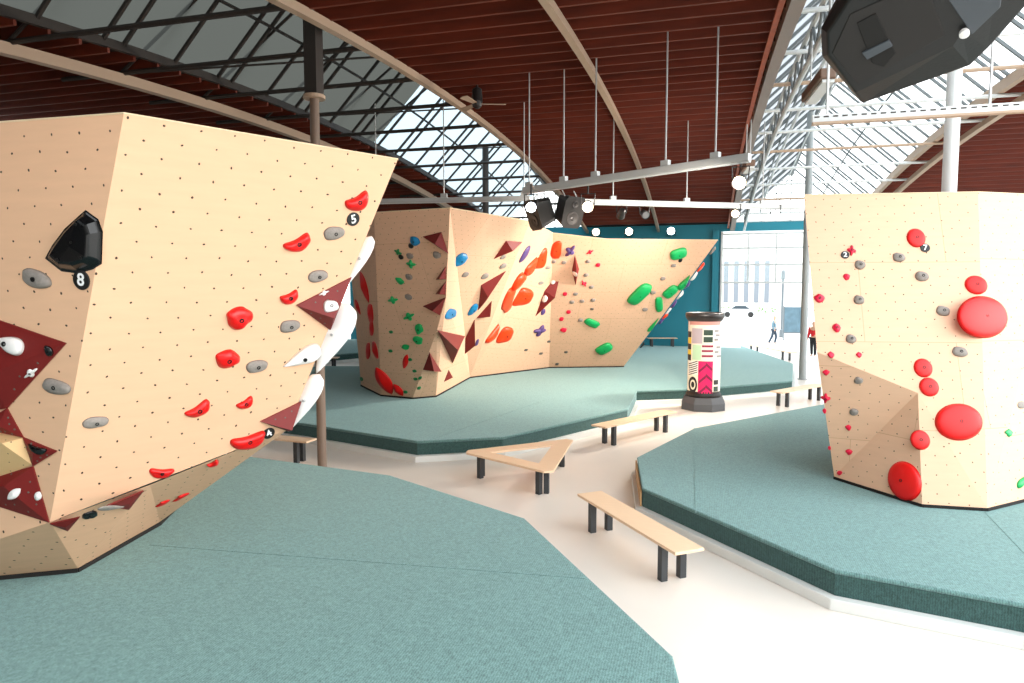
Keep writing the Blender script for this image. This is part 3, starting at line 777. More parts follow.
# ---- right wall
for u, v, w, h, rt, t in ((916, 238, 19, 19, 0, 'red round sloper beside the number 7 tag'), (976, 285, 23, 19, 0, 'medium red round sloper touching the largest one'),
    (982.5, 317, 50, 43, 10, 'largest glossy red round sloper'), (923, 368, 19, 19, 0, 'small red round sloper, upper of a touching pair'),
    (929, 387, 20, 19, 0, 'small red round sloper, lower of a touching pair'), (958.5, 422, 47, 38, 12, 'second largest red round sloper, under the touching pair'),
    (920, 440, 20, 20, 0, 'small red round sloper above the lowest oval one'), (904.5, 481, 41, 33, -62, 'matte red oval sloper near the foot of the wall')):
    hold('RM' if v < 436 or u > 925 else 'RLL', 'ball', 'ballred', u, v, w, h, rt, t)
for u, v, w, h, t in ((860, 265, 11, 9, 'grey pebble right under the pink star hold'), (899, 257.5, 13, 9, 'grey pebble left of the top red sloper'), (922, 276.5, 14, 10, 'grey pebble under the number 7 tag'),
    (943, 311, 14, 10, 'grey pebble left of the largest red sloper'), (960, 352, 16, 10, 'grey pebble under the largest red sloper'), (859, 300, 11, 9, 'grey pebble second from top in the pink column'),
    (851, 339, 11, 9, 'grey pebble in the middle of the pink column'), (858.5, 380.5, 9, 7, 'grey pebble second from bottom in the pink column'), (854, 412, 9, 7, 'grey pebble lowest in the pink column')):
    hold('RM' if v < 365 else 'RLL', 'pebble', 'grey', u, v, w, h, -8, t)
hold('RRL', 'pebble', 'grey', 1022, 405, 9, 7, 0, 'grey pebble on the turned panel at the picture edge')
for u, v, w, h, kd, t in ((851.5, 250.5, 9, 11, 'star', 'pink star shaped hold beside the number 2 tag'), (846.5, 277, 7, 7, 'chunk', 'small pink hold under the pink star hold'),
    (819, 298.5, 11, 9, 'chunk', 'pink hold at the left edge of the right wall, highest of the edge'), (836.5, 328, 9, 9, 'chunk', 'pink hold beside the middle grey pebble of the column'),
    (831, 355, 7, 7, 'chunk', 'pink hold on the crease, left of two'), (859, 355, 6, 6, 'chunk', 'pink hold on the crease, right of two'), (826, 372.5, 7, 6, 'chunk', 'pink hold just under the crease'),
    (825.5, 398, 10, 10, 'star', 'larger pink hold at the edge under the crease'), (824.5, 411, 4, 6, 'chunk', 'sliver of a pink hold at the edge under the larger one'),
    (848.5, 427.5, 6, 6, 'chunk', 'pink hold under the lowest grey pebble'), (829.5, 448, 3, 4, 'crimp', 'tiny pink hold at the lower edge'),
    (849, 452, 7, 6, 'chunk', 'pink hold second from the bottom of the pink column'), (839.5, 473, 6, 5, 'chunk', 'lowest pink hold right above the mat')):
    hold('RM' if v < 352 else 'RLL', kd, 'pink', u, v, w, h, 0, t)
hold('RRL', 'chunk', 'green', 1009, 433, 8, 8, 0, 'small green hold on the turned panel at the picture edge')
hold('RRL', 'wedge', 'green', 1022, 481, 16, 9, 50, 'green wedge hold low on the turned panel at the picture edge')
num_tag('RM', '2', 845, 255, 8, 0, 'small round black tag with number 2 beside the pink star hold')
num_tag('RM', '7', 925, 248, 9, 0, 'small round black tag with number 7 beside the red sloper')
# ------------------------------------------------------------------ the hall
YB = 36.0; Y0 = 7.0
def zr(y): return CAMH + 4.85 - .005 * (y - 18) ** 2
ys = [Y0 + (YB - Y0) * i / 29 for i in range(30)]
ysl = [-9 + (YB + 9) * i / 45 for i in range(46)]
XA, XC, XD, XF = -6.0, 1.25, -10.7, 6.6
def strip(x0, x1, y_from=Y0):
    e = empty('ceiling', ((x0 + x1) / 2, 20, zr(20)), kind='structure')
    mb = MB(); yy = [y_from] + [y for y in ysl if y > y_from + .05]
    for y in yy: mb.v += [V((x0, y, zr(y))), V((x1, y, zr(y))), V((x1, y, zr(y) + .06)), V((x0, y, zr(y) + .06))]
    for i in range(len(yy) - 1):
        for a in range(4):
            b = (a + 1) % 4; mb.f.append((i * 4 + a, i * 4 + b, i * 4 + 4 + b, i * 4 + 4 + a))
    mb.f += [(3, 2, 1, 0), tuple(len(mb.v) - 4 + k_ for k_ in range(4))]
    mb.build('boards', M['board'], e)
    y = y_from + .2
    while y < YB - 1.0:
        MB().box(((x0 + x1) / 2, y, zr(y) - .11), (x1 - x0 - .02, .055, .2)).build('joist', M['joist'], e)
        y += .6
    return e
strip(-20, XD, -8.9); strip(XA - .22, XC + .1, 1.0); strip(XF, 14, 13.0)

def arch(x, dz, w, h, m, y0=Y0, y1=YB - .1, name='arched_roof_beam'):
    n = 24; mb = MB()
    pts = [(y0 + (y1 - y0) * i / n) for i in range(n + 1)]
    for y in pts:
        z = zr(y) + dz
        mb.v += [V((x - w / 2, y, z - h)), V((x + w / 2, y, z - h)), V((x + w / 2, y, z)), V((x - w / 2, y, z))]
    for i in range(n):
        for a in range(4):
            b = (a + 1) % 4; mb.f.append((i * 4 + a, i * 4 + b, i * 4 + 4 + b, i * 4 + 4 + a))
    mb.f += [(3, 2, 1, 0), tuple(n * 4 + k_ for k_ in range(4))]
    return tag(mb.build(name, m), kind='structure')
arch(XA, -.2, .14, .14, M['steel_tan'])
arch(-2.35, -.22, .13, .14, M['steel_tan'])
arch(-11.5, -.30, .2, .2, M['steel_tan'])
arch(XD, .04, .1, .16, M['steel_dark'])
arch(XC, -.14, .22, .22, M['steel_brown'])
arch(XC - .2, -.2, .09, .05, mat('edge_plank', '#b5501f', .6, noise_amt=.3, scale=5))
arch(XF, 0, .14, .25, M['steel_tan'])
arch(7.1, -.32, .15, .15, M['steel_tan'])
arch(12.5, -.3, .15, .15, M['steel_dark'])

RISE = 2.4
def rooflight(name, x0, x1, g, bar_m, step, bw, split=None, first=None):
    e = empty(name, ((x0 + x1) / 2, 20, zr(20)), kind='structure')
    xm = (x0 + x1) / 2
    for (xa, xb) in ((x0, xm), (x1, xm)):
        za = .02
        for (ya, yb, gm) in ([(Y0, YB, g)] if split is None else [(Y0, split[0], g), (split[0], YB, split[1])]):
            mb = MB(); yy = [ya + (yb - ya) * i / 12 for i in range(13)]
            for y in yy: mb.v += [V((xa, y, zr(y) + za)), V((xb, y, zr(y) + za + RISE))]
            mb.f = [(2 * i, 2 * i + 2, 2 * i + 3, 2 * i + 1) for i in range(12)]
            mb.build('pane', first if first and xa == x0 else gm, e)
        y = Y0 + .3; k_ = 0
        while y < YB:
            MB().bar((xa, y, zr(y) - .02), (xb, y, zr(y) + RISE - .02), bw, .07).build('glazing_bar', bar_m, e)
            y += step if k_ % 3 else step * .35; k_ += 1
        # purlin half way up the slope
        x_ = (xa + xb) / 2
        MB().tube([(x_, y, zr(y) + RISE / 2 - .08) for y in ys], .035, 6).build('purlin', bar_m, e)
    MB().tube([(xm, y, zr(y) + RISE - .1) for y in ys], .09, 8).build('ridge_beam', bar_m, e)
    return e
def near_pane(xa, xb):
    mb = MB(); yy = [-9 + 16 * i / 12 for i in range(13)]
    for y in yy: mb.v += [V((xa, y, zr(y) + .02)), V((xb, y, zr(y) + .02 + RISE))]
    mb.f = [(2 * i, 2 * i + 2, 2 * i + 3, 2 * i + 1) for i in range(12)]; return mb
wl_ = rooflight('window_1', XD, XA, M['glass_dim'], M['steel_dark'], 1.3, .06, (21.0, pane_mat('rooflight_pane_blue', (.22, .28, .31), .35, (.3, .35, .38))))
for xa in (XD, XA): near_pane(xa, (XD + XA) / 2).build('pane', M['glass_dim'], wl_)
wr_ = rooflight('window_2', XC, XF, M['glass'], mat('steel_grey', '#666c6e', .5, .2), .95, .06, None, pane_mat('rooflight_pane_grey', (.2, .215, .225), .35, (.35, .37, .39)))

def tie(x0, x1, y, dz, r, m): return tag(MB().tube([(x0, y, zr(y) + dz), (x1, y, zr(y) + dz)], r, 8).build('tie_beam', m), kind='structure')
for i in range(11):
    y = 9.2 + 2.35 * i
    tie(-13.0, XA, y, -.28, .05, M['steel_dark'] if i < 6 else M['steel_dark'])
    tie(XC, 7.1, y + .4, -.30, .045, M['steel_tan'] if i % 3 == 0 else M['steel_white'])
# diagonal stays of the left rooflight
for i in range(6):
    y = 9.2 + 2.35 * i
    tag(MB().tube([(-11.5, y, zr(y) - .28), (-8.4, y + .2, zr(y) + RISE - .4)], .035, 6).build('diagonal_stay_beam', M['steel_dark']), kind='structure')
    if i % 2: tag(MB().tube([(-11.5, y + .1, zr(y) - .25), (XA - .2, y + 1.9, zr(y + 1.9) + .1)], .022, 6).build('diagonal_stay_beam', M['steel_dark']), kind='structure')
# lattice girder below the edge beam beside the right rooflight
lat = empty('lattice_beam', (1.75, 18, zr(18)), kind='structure')
yy = [8 + .55 * i for i in range(50)]
for dz, nm in ((-.08, 'chord'), (-.62, 'chord')):
    MB().tube([(1.75, y, zr(y) + dz) for y in yy], .055, 8).build(nm, M['alu'], lat)
for i in range(len(yy) - 1):
    a, b = ((-.62, -.08) if i % 2 else (-.08, -.62))
    MB().tube([(1.75, yy[i], zr(yy[i]) + a), (1.75, yy[i + 1], zr(yy[i + 1]) + b)], .028, 6).build('lattice_bar', MATS['steel_grey'], lat)
MB().tube([(2.45, y, zr(y) + .2) for y in yy], .05, 8).build('cable_duct', M['alu'], lat)
MB().tube([(3.3, y, zr(y) + .75) for y in yy], .03, 8).build('cable_duct', M['steel_white'], lat)

# columns
def column(x, y, z0, z1, r, m, casing=None):
    e = empty('steel_column', (x, y, z0), kind='structure')
    MB().lathe([(r, z0), (r, z1)], (x, y, 0), 20).build('shaft', m, e, smooth=False)
    MB().lathe([(r * 1.5, z0), (r * 1.5, z0 + .02), (r * 1.05, z0 + .025)], (x, y, 0), 20).build('base_plate', m, e)
    if casing:
        MB().box((x, y, (casing + z1) / 2), (r * 2.9, r * 2.9, z1 - casing)).build('casing', M['steel_dark'], e)
        MB().lathe([(r * 2.3, casing - .06), (r * 2.3, casing)], (x, y, 0), 20).build('collar', M['steel_tan'], e)
    return e
column(-6.5, 10.6, 0, zr(10.6), .08, M['steel_brown'], 6.6)
column(-8.7, 26.9, MZ, zr(26.9) + 1.3, .13, M['steel_dark'])
column(4.36, 14.7, MZ, zr(14.7) + 1.8, .125, M['steel_white'])
column(3.5, 26.8, 0, zr(26.8) + 1.8, .125, mat('steel_mid', '#8f9596', .45, .3))

# back wall
def back_piece(name, x0, x1, zb=0.0, top=None, m=M['teal'], t=.25):
    z1 = zr(YB) + .06 if top is None else top
    return tag(MB().box(((x0 + x1) / 2, YB + t / 2, (zb + z1) / 2), (x1 - x0, t, z1 - zb)).build(name, m), kind='structure')
DX0, DX1, DX2 = .72, 4.62, 6.8
back_piece('wall_back', -20, DX0)
back_piece('wall_back_lintel', DX0, DX2, 6.17, zr(YB) + .06)
back_piece('wall_back_return', DX2, 18)
tag(MB().box((-20.6, 13, 3.6), (.2, 45, 7.2)).build('wall_left', mat('wall_plaster', '#6f6a64', .8)), kind='structure')
tag(MB().box((DX0 - .25, YB - .1, 3.1), (.3, .2, 6.2)).build('trim_1', M['teal'], bevel=.01), kind='structure')
tag(MB().box((-5.5, -9.1, 4), (30, .2, 8)).build('wall_front', MATS['wall_plaster']), kind='structure')
# sectional door, half raised, glazed
FR = mat('door_frame', '#c3c9ca', .45, .3)
dr = empty('door_1', ((DX0 + DX1) / 2, YB - .06, 0), kind='structure')
MB().box((DX0 + .05, YB - .06, 3.07), (.1, .12, 6.14)).build('jamb', FR, dr)
MB().box((DX1, YB - .06, 3.07), (.14, .12, 6.14)).build('jamb', M['steel_brown'], dr)
MB().box((DX2 - .1, YB - .06, 3.07), (.1, .12, 6.14)).build('jamb', FR, dr)
for z in (3.62, 4.5, 5.32, 6.02): MB().box(((DX0 + DX1) / 2, YB - .06, z), (DX1 - DX0 - .2, .06, .09)).build('rail', FR, dr)
for i in (1, 2): MB().box((DX0 + (DX1 - DX0) * i / 3, YB - .06, 4.82), (.07, .055, 2.4)).build('stile', FR, dr)
MB().box(((DX0 + DX1) / 2, YB - .06, 4.82), (DX1 - DX0 - .2, .01, 2.4)).build('pane', M['glassw'], dr)
# glazed gable over the door
gb = empty('window_3', ((XC + XF) / 2, YB, zr(YB)), kind='structure')
xm = (XC + XF) / 2; zb = zr(YB) + .06
mbp = MB().add([(XC, YB + .05, zb), (XF, YB + .05, zb), (xm, YB + .05, zb + RISE)], [(0, 1, 2)]); mbp.build('pane', M['glassw'], gb)
for i in range(1, 8):
    x = XC + (XF - XC) * i / 8; hh = RISE * (1 - abs(x - xm) / (xm - XC)); MB().box((x, YB, zb + hh / 2), (.05, .06, hh)).build('mullion', FR, gb)
for f_ in (.0, .28, .55, .8):
    wdt = (XF - XC) * (1 - f_); MB().box((xm, YB, zb + RISE * f_ + .03), (wdt, .06, .05)).build('transom', FR, gb)
for s_ in (-1, 1): MB().bar((xm + s_ * (xm - XC), YB, zb), (xm, YB, zb + RISE), .1, .1).build('rafter', M['steel_white'], gb)
mbp = MB()
# left rooflight gable
xm2 = (XD + XA) / 2
g2 = empty('window_4', (xm2, YB, zr(YB)), kind='structure')
MB().add([(XD, YB + .05, zb), (XA, YB + .05, zb), (xm2, YB + .05, zb + RISE)], [(0, 1, 2)]).build('pane', M['glassw'], g2)
for i in range(1, 8):
    x = XD + (XA - XD) * i / 8; hh = RISE * (1 - abs(x - xm2) / (xm2 - XD)); MB().box((x, YB, zb + hh / 2), (.05, .06, hh)).build('mullion', M['steel_dark'], g2)

# ------------------------------------------------------------------ benches
def slab(mb, c, z0, z1): return mb.prism(norm_poly([(p.x, p.y) for p in c]), z0, z1)
SH = .45
def bench(px, label, legs=(.14, .86), lw=.085, z=SH, z0=0.0):
    c = [pz(u, v, z) for u, v in px]         # corners: two along one long side, two back along the other
    ctr = sum(c, V((0, 0, 0))) / 4; ctr.z = z0
    # square the plank up
    ax = ((c[1] - c[0]) + (c[2] - c[3])); L = ax.length / 2; ax.normalize(); sd = V((-ax.y, ax.x, 0)); W = (abs((c[3] - c[0]).dot(sd)) + abs((c[2] - c[1]).dot(sd))) / 2
    W = min(max(W, .3), .46)
    e = empty('bench', ctr, label, 'bench')
    q = [ctr + ax * (L / 2 * a) + sd * (W / 2 * b) for a, b in ((-1, -1), (1, -1), (1, 1), (-1, 1))]
    slab(MB(), q, z - .035, z).build('seat_plank', M['benchtop'], e, bevel=.004)
    for t in legs:
        for s_ in (-1, 1):
            p = ctr + ax * (L * (t - .5)) + sd * (s_ * (W / 2 - lw * .75))
            MB().box((p.x, p.y, (z + z0 - .036) / 2), (lw, lw, z - z0 - .036), (ax, sd, V((0, 0, 1)))).build('leg', M['benchleg'], e, bevel=.004)
    return e
bench([(577.6, 494.4), (677, 553), (702.6, 547.5), (601, 490)], 'long birch plank bench with grey legs, nearest one on the pale floor')
bench([(589, 424.5), (665.5, 409.5), (675, 411.6), (607.5, 427)], 'birch plank bench standing between the triangular bench and the poster column')
bench([(769, 390.5), (819, 383), (822, 385.0), (784, 393)], 'birch plank bench half hidden behind the wall with red slopers')
bench([(225, 434), (309, 442), (314, 438), (230, 430.5)], 'bench half hidden by the near wall, beside the brown steel column')
bench([(303, 358.5), (338, 358.5), (339, 356.2), (305, 356.2)], 'far bench on the strip of floor between two mats')
b_ = bench([(747, 344.4), (790, 352.6), (797, 352.0), (754, 343.8)], 'far bench in the daylight in front of the raised glazed door', legs=(.1, .85))
bench([(647, 338.2), (676, 338.2), (677, 337.2), (648, 337.2)], 'far bench standing against the teal back wall beside the foot of the prow', z=.84, z0=MZ + .001)

# triangular bench: three planks mitred together
def P(u, v): return pz(u, v, SH)
tb = empty('triangular_bench', P(520, 456) - V((0, 0, SH)), 'low triangular birch bench of three mitred planks with grey legs', 'bench')
o1, o2, o3 = P(460, 451), P(574, 438), P(552, 473)
ctr = (o1 + o2 + o3) / 3
def inner(a, b, c, w):
    # corner a of the triangle moved in by w from both sides
    d1 = (b - a).normalized(); d2 = (c - a).normalized(); bis = (d1 + d2).normalized(); s_ = d1.cross(bis).length
    return a + bis * (w / s_)
w_ = .31
i1, i2, i3 = inner(o1, o2, o3, w_), inner(o2, o1, o3, w_), inner(o3, o1, o2, w_)
def blunt(o, i): return o.lerp(i, .28)
for a, b, ia, ib in ((o1, o2, i1, i2), (o2, o3, i2, i3), (o3, o1, i3, i1)):
    na = a + (b - a).normalized() * .16; nb = b + (a - b).normalized() * .16
    ba = a.lerp(ia, .22); bb = b.lerp(ib, .22)
    slab(MB(), [ba, na, nb, bb, ib, ia], SH - .035, SH).build('seat_plank', M['benchtop'], tb)
for o_, i_, nb in ((o1, i1, (o2, o3)), (o2, i2, (o1, o3)), (o3, i3, (o1, o2))):
    for q_ in nb:
        p = o_.lerp(i_, .5) + (q_ - o_).normalized() * .13
        d = (q_ - o_).normalized()
        MB().box((p.x, p.y, (SH - .036) / 2), (.085, .085, SH - .036), (d, V((-d.y, d.x, 0)), V((0, 0, 1)))).build('leg', M['benchleg'], tb, bevel=.004)

# ------------------------------------------------------------------ poster column
pc = pz(703, 408.5, 0); dp = (pc - C0).dot(FW); sc_ = dp / F
R_ = 16.2 * sc_; bx, by = pc.x, pc.y
ac = empty('poster_column', (bx, by, 0), 'round poster column with black cap and octagonal grey base', 'poster column', kind='thing')
dirc = V((C0.x - bx, C0.y - by, 0)).normalized(); rgt = V((-dirc.y, dirc.x, 0))
if rgt.dot(RT) < 0: rgt = -rgt
def zc_(v): return CAMH - (v - 289) * sc_ * 1.0
zt, zb_ = zc_(320), zc_(399)
oct_ = [(bx + 1.38 * R_ * math.cos(PI / 8 + k_ * PI / 4), by + 1.38 * R_ * math.sin(PI / 8 + k_ * PI / 4)) for k_ in range(8)]
octt = [(bx + 1.2 * R_ * math.cos(PI / 8 + k_ * PI / 4), by + 1.2 * R_ * math.sin(PI / 8 + k_ * PI / 4)) for k_ in range(8)]
BASEM = mat('column_base', '#4b4e52', .6, noise_amt=.08, scale=5)
hb = .36
mb = MB(); mb.v = [V((*p, 0)) for p in oct_] + [V((*p, hb * .55)) for p in oct_] + [V((*p, hb)) for p in octt]
mb.f = [tuple(reversed(range(8))), tuple(range(16, 24))] + [(a * 8 + i, a * 8 + (i + 1) % 8, a * 8 + 8 + (i + 1) % 8, a * 8 + 8 + i) for a in (0, 1) for i in range(8)]
mb.build('base', BASEM, ac, bevel=.01)
MB().lathe([(R_ * 1.04, hb), (R_ * 1.06, hb + .06), (R_ * .98, hb + .12), (R_ * .98, hb + .16)], (bx, by, 0), 40).build('base_ring', M['tagb'], ac, smooth=False)
MB().lathe([(R_ * .97, hb + .12), (R_ * .97, zt)], (bx, by, 0), 48).build('drum', mat('poster_paper', '#ece4d2', .55, noise_amt=.05, scale=6), ac, smooth=False)
CAPM = mat('column_cap', '#2a2625', .35)
MB().lathe([(R_ * .97, zt - .02), (R_ * 1.1, zt + .05), (R_ * 1.16, zt + .12), (R_ * 1.15, zt + .2), (R_ * 1.08, zt + .22), (R_ * 1.06, zt + .16), (R_ * .9, zt + .15)], (bx, by, 0), 48).build('cap', CAPM, ac, smooth=True)
MB().lathe([(R_ * 1.04, zt + .155), (R_ * 1.04, zt + .17), (R_ * .1, zt + .19)], (bx, by, 0), 40).build('cap_lid', mat('cap_lid', '#7b4a38', .5), ac)
def patch(name, m, fn, nu=8, nv=4, lift=.004, lab=None):
    mb = MB()
    for i in range(nv + 1):
        for j in range(nu + 1):
            s_, t_ = fn(j / nu, i / nv)
            s_ = max(-.999, min(.999, s_)); a = math.asin(s_); r_ = R_ * .97 + lift
            p = V((bx, by, zb_ + (zt - zb_) * t_)) + rgt * (r_ * math.sin(a)) + dirc * (r_ * math.cos(a)); mb.v.append(p)
    for i in range(nv):
        for j in range(nu): k_ = i * (nu + 1) + j; mb.f.append((k_, k_ + 1, k_ + nu + 2, k_ + nu + 1))
    o = mb.build(name, m, ac)
    if lab: o['label'] = lab
    return o
# poster coordinates: s across the visible half (-1..1), t up the drum (0..1)
def S_(x): return (x - 135) / 92.0
def T_(y): return (556 - y) / (556 - 112.0)
def rect(x0, y0, x1, y1): return lambda p, q: (S_(x0 + (x1 - x0) * p), T_(y1 + (y0 - y1) * q))
def quad(a, b, c, d): return lambda p, q: tuple((1 - q) * ((1 - p) * A_ + p * B__) + q * ((1 - p) * D_ + p * C_) for A_, B__, C_, D_ in zip((S_(a[0]), T_(a[1])), (S_(b[0]), T_(b[1])), (S_(c[0]), T_(c[1])), (S_(d[0]), T_(d[1]))))
def ring(x, y, rx, ry, f0): return lambda p, q: (S_(x + rx * (f0 + (1 - f0) * q) * math.cos(2 * PI * p)), T_(y + ry * (f0 + (1 - f0) * q) * math.sin(2 * PI * p)))
pk = mat('poster_magenta', '#d8125f', .5); mr_ = mat('poster_maroon', '#7a0d3c', .5); bk = mat('poster_black', '#1f1d1b', .5); gm_ = mat('poster_mint', '#b7d8b4', .5)
gy = mat('poster_grey', '#b5a9b0', .5); yl = mat('poster_yellow', '#e2c33b', .5); dg_ = mat('poster_deep_green', '#2c4438', .5); rs = mat('poster_rose', '#d99a9a', .5); rd = mat('poster_dark_red', '#8f2440', .5)
patch('poster', pk, rect(104, 332, 184, 520), lab='magenta poster with dark chevrons')
for y in (360, 420, 480):
    patch('poster_stripe', mr_, quad((108, y + 22), (146, y - 12), (146, y + 4), (108, y + 38)), 6, 1, .007)
    patch('poster_stripe', mr_, quad((146, y - 22), (182, y + 12), (182, y + 28), (146, y - 4)), 6, 1, .007)
patch('poster', mat('poster_cream', '#f0e7cf', .5), rect(50, 410, 103, 520), lift=.003, lab='cream poster with a black target')
patch('poster_ring', bk, ring(76, 465, 24, 45, .62), 28, 2, .006); patch('poster_ring', bk, ring(76, 465, 9, 17, .02), 20, 2, .006)
patch('poster', mat('poster_white', '#efece4', .5), rect(50, 335, 103, 408), lift=.003, lab='white poster with black diagonal hatching')
for k_ in range(6): patch('poster_stripe', bk, quad((52, 350 + 12 * k_), (100, 330 + 12 * k_), (100, 335 + 12 * k_), (52, 355 + 12 * k_)), 5, 1, .006)
patch('poster', gy, rect(66, 152, 124, 236), lab='grey lilac poster')
patch('poster', gm_, rect(70, 244, 118, 326), lab='mint green poster')
patch('poster', mat('poster_pale', '#dfe0d2', .5), rect(126, 150, 184, 236), lift=.003, lab='pale poster with two dark green bars')
patch('poster_bar', dg_, rect(130, 160, 180, 190), lift=.006); patch('poster_bar', dg_, rect(130, 198, 180, 228), lift=.006)
patch('poster', mat('poster_blush', '#ead6d0', .5), rect(120, 240, 184, 328), lift=.003, lab='blush poster with dark red stripes')
for y in (244, 270, 298): patch('poster_stripe', rd, rect(122, y, 183, y + 11), lift=.006)
for k_, y in enumerate((172, 206, 240, 274, 300)): patch('poster_block', bk if k_ % 2 == 0 else yl, rect(44, y, 63, y + 32), lift=.005)
patch('poster', rs, rect(106, 524, 184, 552), lab='rose strip poster'); patch('poster_band', mat('poster_band', '#c88f86', .5), rect(44, 114, 226, 134), 20, 1, .003)
for y, x in ((160, 190), (184, 196), (208, 188), (250, 200), (276, 192), (300, 204)): patch('poster_block', mat('poster_mid_grey', '#8d8a88', .5), rect(x, y, x + 22, y + 12), lift=.005)
patch('poster_block', bk, rect(190, 436, 215, 462), lift=.005); patch('poster_block', dg_, rect(190, 472, 214, 500), lift=.005)
patch('poster', gm_, rect(52, 524, 103, 552), lab='mint strip poster')
# ------------------------------------------------------------------ hanging rails, lamps, speakers
def rail(a, b, sz, rods, label, m=None):
    a = V(a); b = V(b); mid = (a + b) / 2
    e = empty('lighting_rail', mid, label, 'lighting rail', kind='thing')
    MB().bar(a, b, sz, sz).build('bar', m or M['alu'], e, bevel=.01)
    d = (b - a).normalized()
    MB().bar(a + V((0, 0, -sz * .5 - .012)), b + V((0, 0, -sz * .5 - .012)), sz * .55, .02).build('track', M['steel_white'], e)
    for t in rods:
        p = a.lerp(b, t); top = zr(p.y) - .01
        MB().tube([p + V((0, 0, sz / 2)), (p.x, p.y, top)], .016, 6).build('hanger_rod', M['wire'], e)
        MB().box(p + V((0, 0, sz / 2 + .05)), (.16, .1, .1), (d, V((0, 0, 1)).cross(d), V((0, 0, 1)))).build('bracket', M['alu'], e)
    return a, b
ra = rail(pd(750, 157, 11.5), pd(524, 190.5, 15.3), .13, (.12, .31, .62, .78, .97), 'grey hanging lighting rail running slantwise under the timber roof, upper of two')
rb = rail(pd(840, 208, 20.2), pd(566, 201, 18.6), .13, (.3, .58, .84), 'grey hanging lighting rail running slantwise above the long climbing face, lower of two')
rc = rail(pd(340, 202, 18.2), pd(530, 198, 17.3), .11, (.2, .56, .97), 'pale hanging rail in front of the dim left rooflight')
LAMPS = []
def spotlight(pos, aim, label, on='lens', r=.11, stem=None, name='spotlight'):
    pos = V(pos); e = empty(name, pos, label, 'spotlight')
    d = V(aim).normalized(); x = d.cross(V((0, 0, 1))).normalized(); y = x.cross(d)
    MB().lathe([(r * .55, -.28), (r * .8, -.24), (r * .95, -.05), (r * 1.08, 0), (r * 1.08, .05), (r * .96, .05), (r * .96, .02)], pos, 24, (x, y, d)).build('housing', M['housing'], e, smooth=False)
    MB().lathe([(r * .94, .022), (r * .8, .034), (r * .4, .04)], pos, 24, (x, y, d)).build('lens', M[on] if isinstance(on, str) else on, e)
    top = stem if stem is not None else pos.z + .6
    g_ = -.24 if name == 'floodlight' else .24
    MB().tube([pos + x * (r * 1.15) - d * .1, pos + x * (r * 1.3) - d * .1 + V((0, 0, g_)), pos - x * (r * 1.3) - d * .1 + V((0, 0, g_)), pos - x * (r * 1.15) - d * .1], .016, 6).build('yoke', M['housing'], e)
    MB().tube([pos - d * .1 + V((0, 0, g_)), V((pos.x - d.x * .1, pos.y - d.y * .1, top))], .02, 6).build('stem', M['housing'], e)
    return e
def on_rail(r, t, drop, aim, label, on='lens', rr=.11):
    p = r[0].lerp(r[1], t); spotlight(p + V((0, 0, -drop)) + V(aim).normalized() * .1, aim, label, on, rr, p.z - .1)
tc = C0 - V((0, 20, 4.9))
on_rail(ra, .655, .5, (.15, -1, -.3), 'bright glowing spotlight under the upper rail, beside the hanging black speakers')
lq = pd(531, 207, 14.3); spotlight(lq, (.25, -1, -.3), 'cool white glowing spotlight at the end of the upper rail', 'lensw', .11, ra[1].z)
MB().tube([V((lq.x, lq.y + .1, ra[1].z)), ra[0].lerp(ra[1], .94)], .02, 6).build('side_arm', M['alu'], bpy.data.objects['lighting_rail'])
on_rail(ra, .03, .38, (-.2, -1, -.35), 'glowing spotlight at the end of the upper rail nearest the big speaker')
on_rail(rb, .81, .3, (-.3, .9, -.5), 'dark unlit spotlight under the lower rail, left of two', 'lensoff')
on_rail(rb, .73, .3, (.4, -.9, -.4), 'dark unlit spotlight with a pale face under the lower rail, right of two', 'lensoff')
on_rail(rb, .40, .22, (-.1, -1, -.25), 'glowing spotlight at the left of the two above the glazed door')
on_rail(rb, .25, .22, (-.1, -1, -.25), 'glowing spotlight at the right of the two above the glazed door', 'lensw')
for u, v, on, t in ((596, 232, 'lens', 'glowing floodlight on the teal wall, left of three above the long climbing face'), (629, 231.5, 'lens', 'glowing floodlight on the teal wall, middle of three'),
                    (671, 231, 'lensw', 'glowing floodlight on the teal wall, right of three')):
    p = py(u, v, YB - .7); spotlight(p, (.1, -1, -.12), t, on, .19, p.z - .26, 'floodlight')
    # arm back to the wall
    e = bpy.data.objects[[o.name for o in bpy.data.objects if o.get('label') == t][0]]
    MB().tube([(p.x, p.y + .1, p.z - .25), (p.x, YB - .002, p.z - .25)], .02, 6).build('wall_arm', M['housing'], e)
# brown long housings along the right rooflight lattice
LH = mat('lamp_brown', '#6b5140', .45)
for (u, v, d, L, t) in ((818, 86, 11.0, 1.0, 'long brown and white lamp housing under the rooflight, near the big speaker'), (748, 166, 17.5, .6, 'short brown lamp housing beside the end of the upper rail')):
    p = pd(u, v, d); e = empty('strip_lamp', p, t, 'lamp')
    ax = V((.15, -1, .12)).normalized()
    MB().bar(p - ax * L / 2, p + ax * L / 2, .24, .16).build('housing', LH, e, bevel=.02)
    MB().bar(p - ax * (L / 2 - .05) + V((.02, 0, -.1)), p + ax * (L / 2 - .05) + V((.02, 0, -.1)), .18, .05).build('diffuser', M['steel_white'], e)
    for s_ in (-.4, .4):
        q = p + ax * (L * s_); MB().tube([q + V((0, 0, .07)), (q.x, q.y, max(zr(q.y) - .6, q.z + .3))], .012, 6).build('hanger_rod', M['wire'], e)
# loose hanging rods and wires
for (u0, v0, v1, y, t) in ((446, 100, 196, 21, 'wire'), (682, 22, 160, 16.6, 'wire')):
    pass
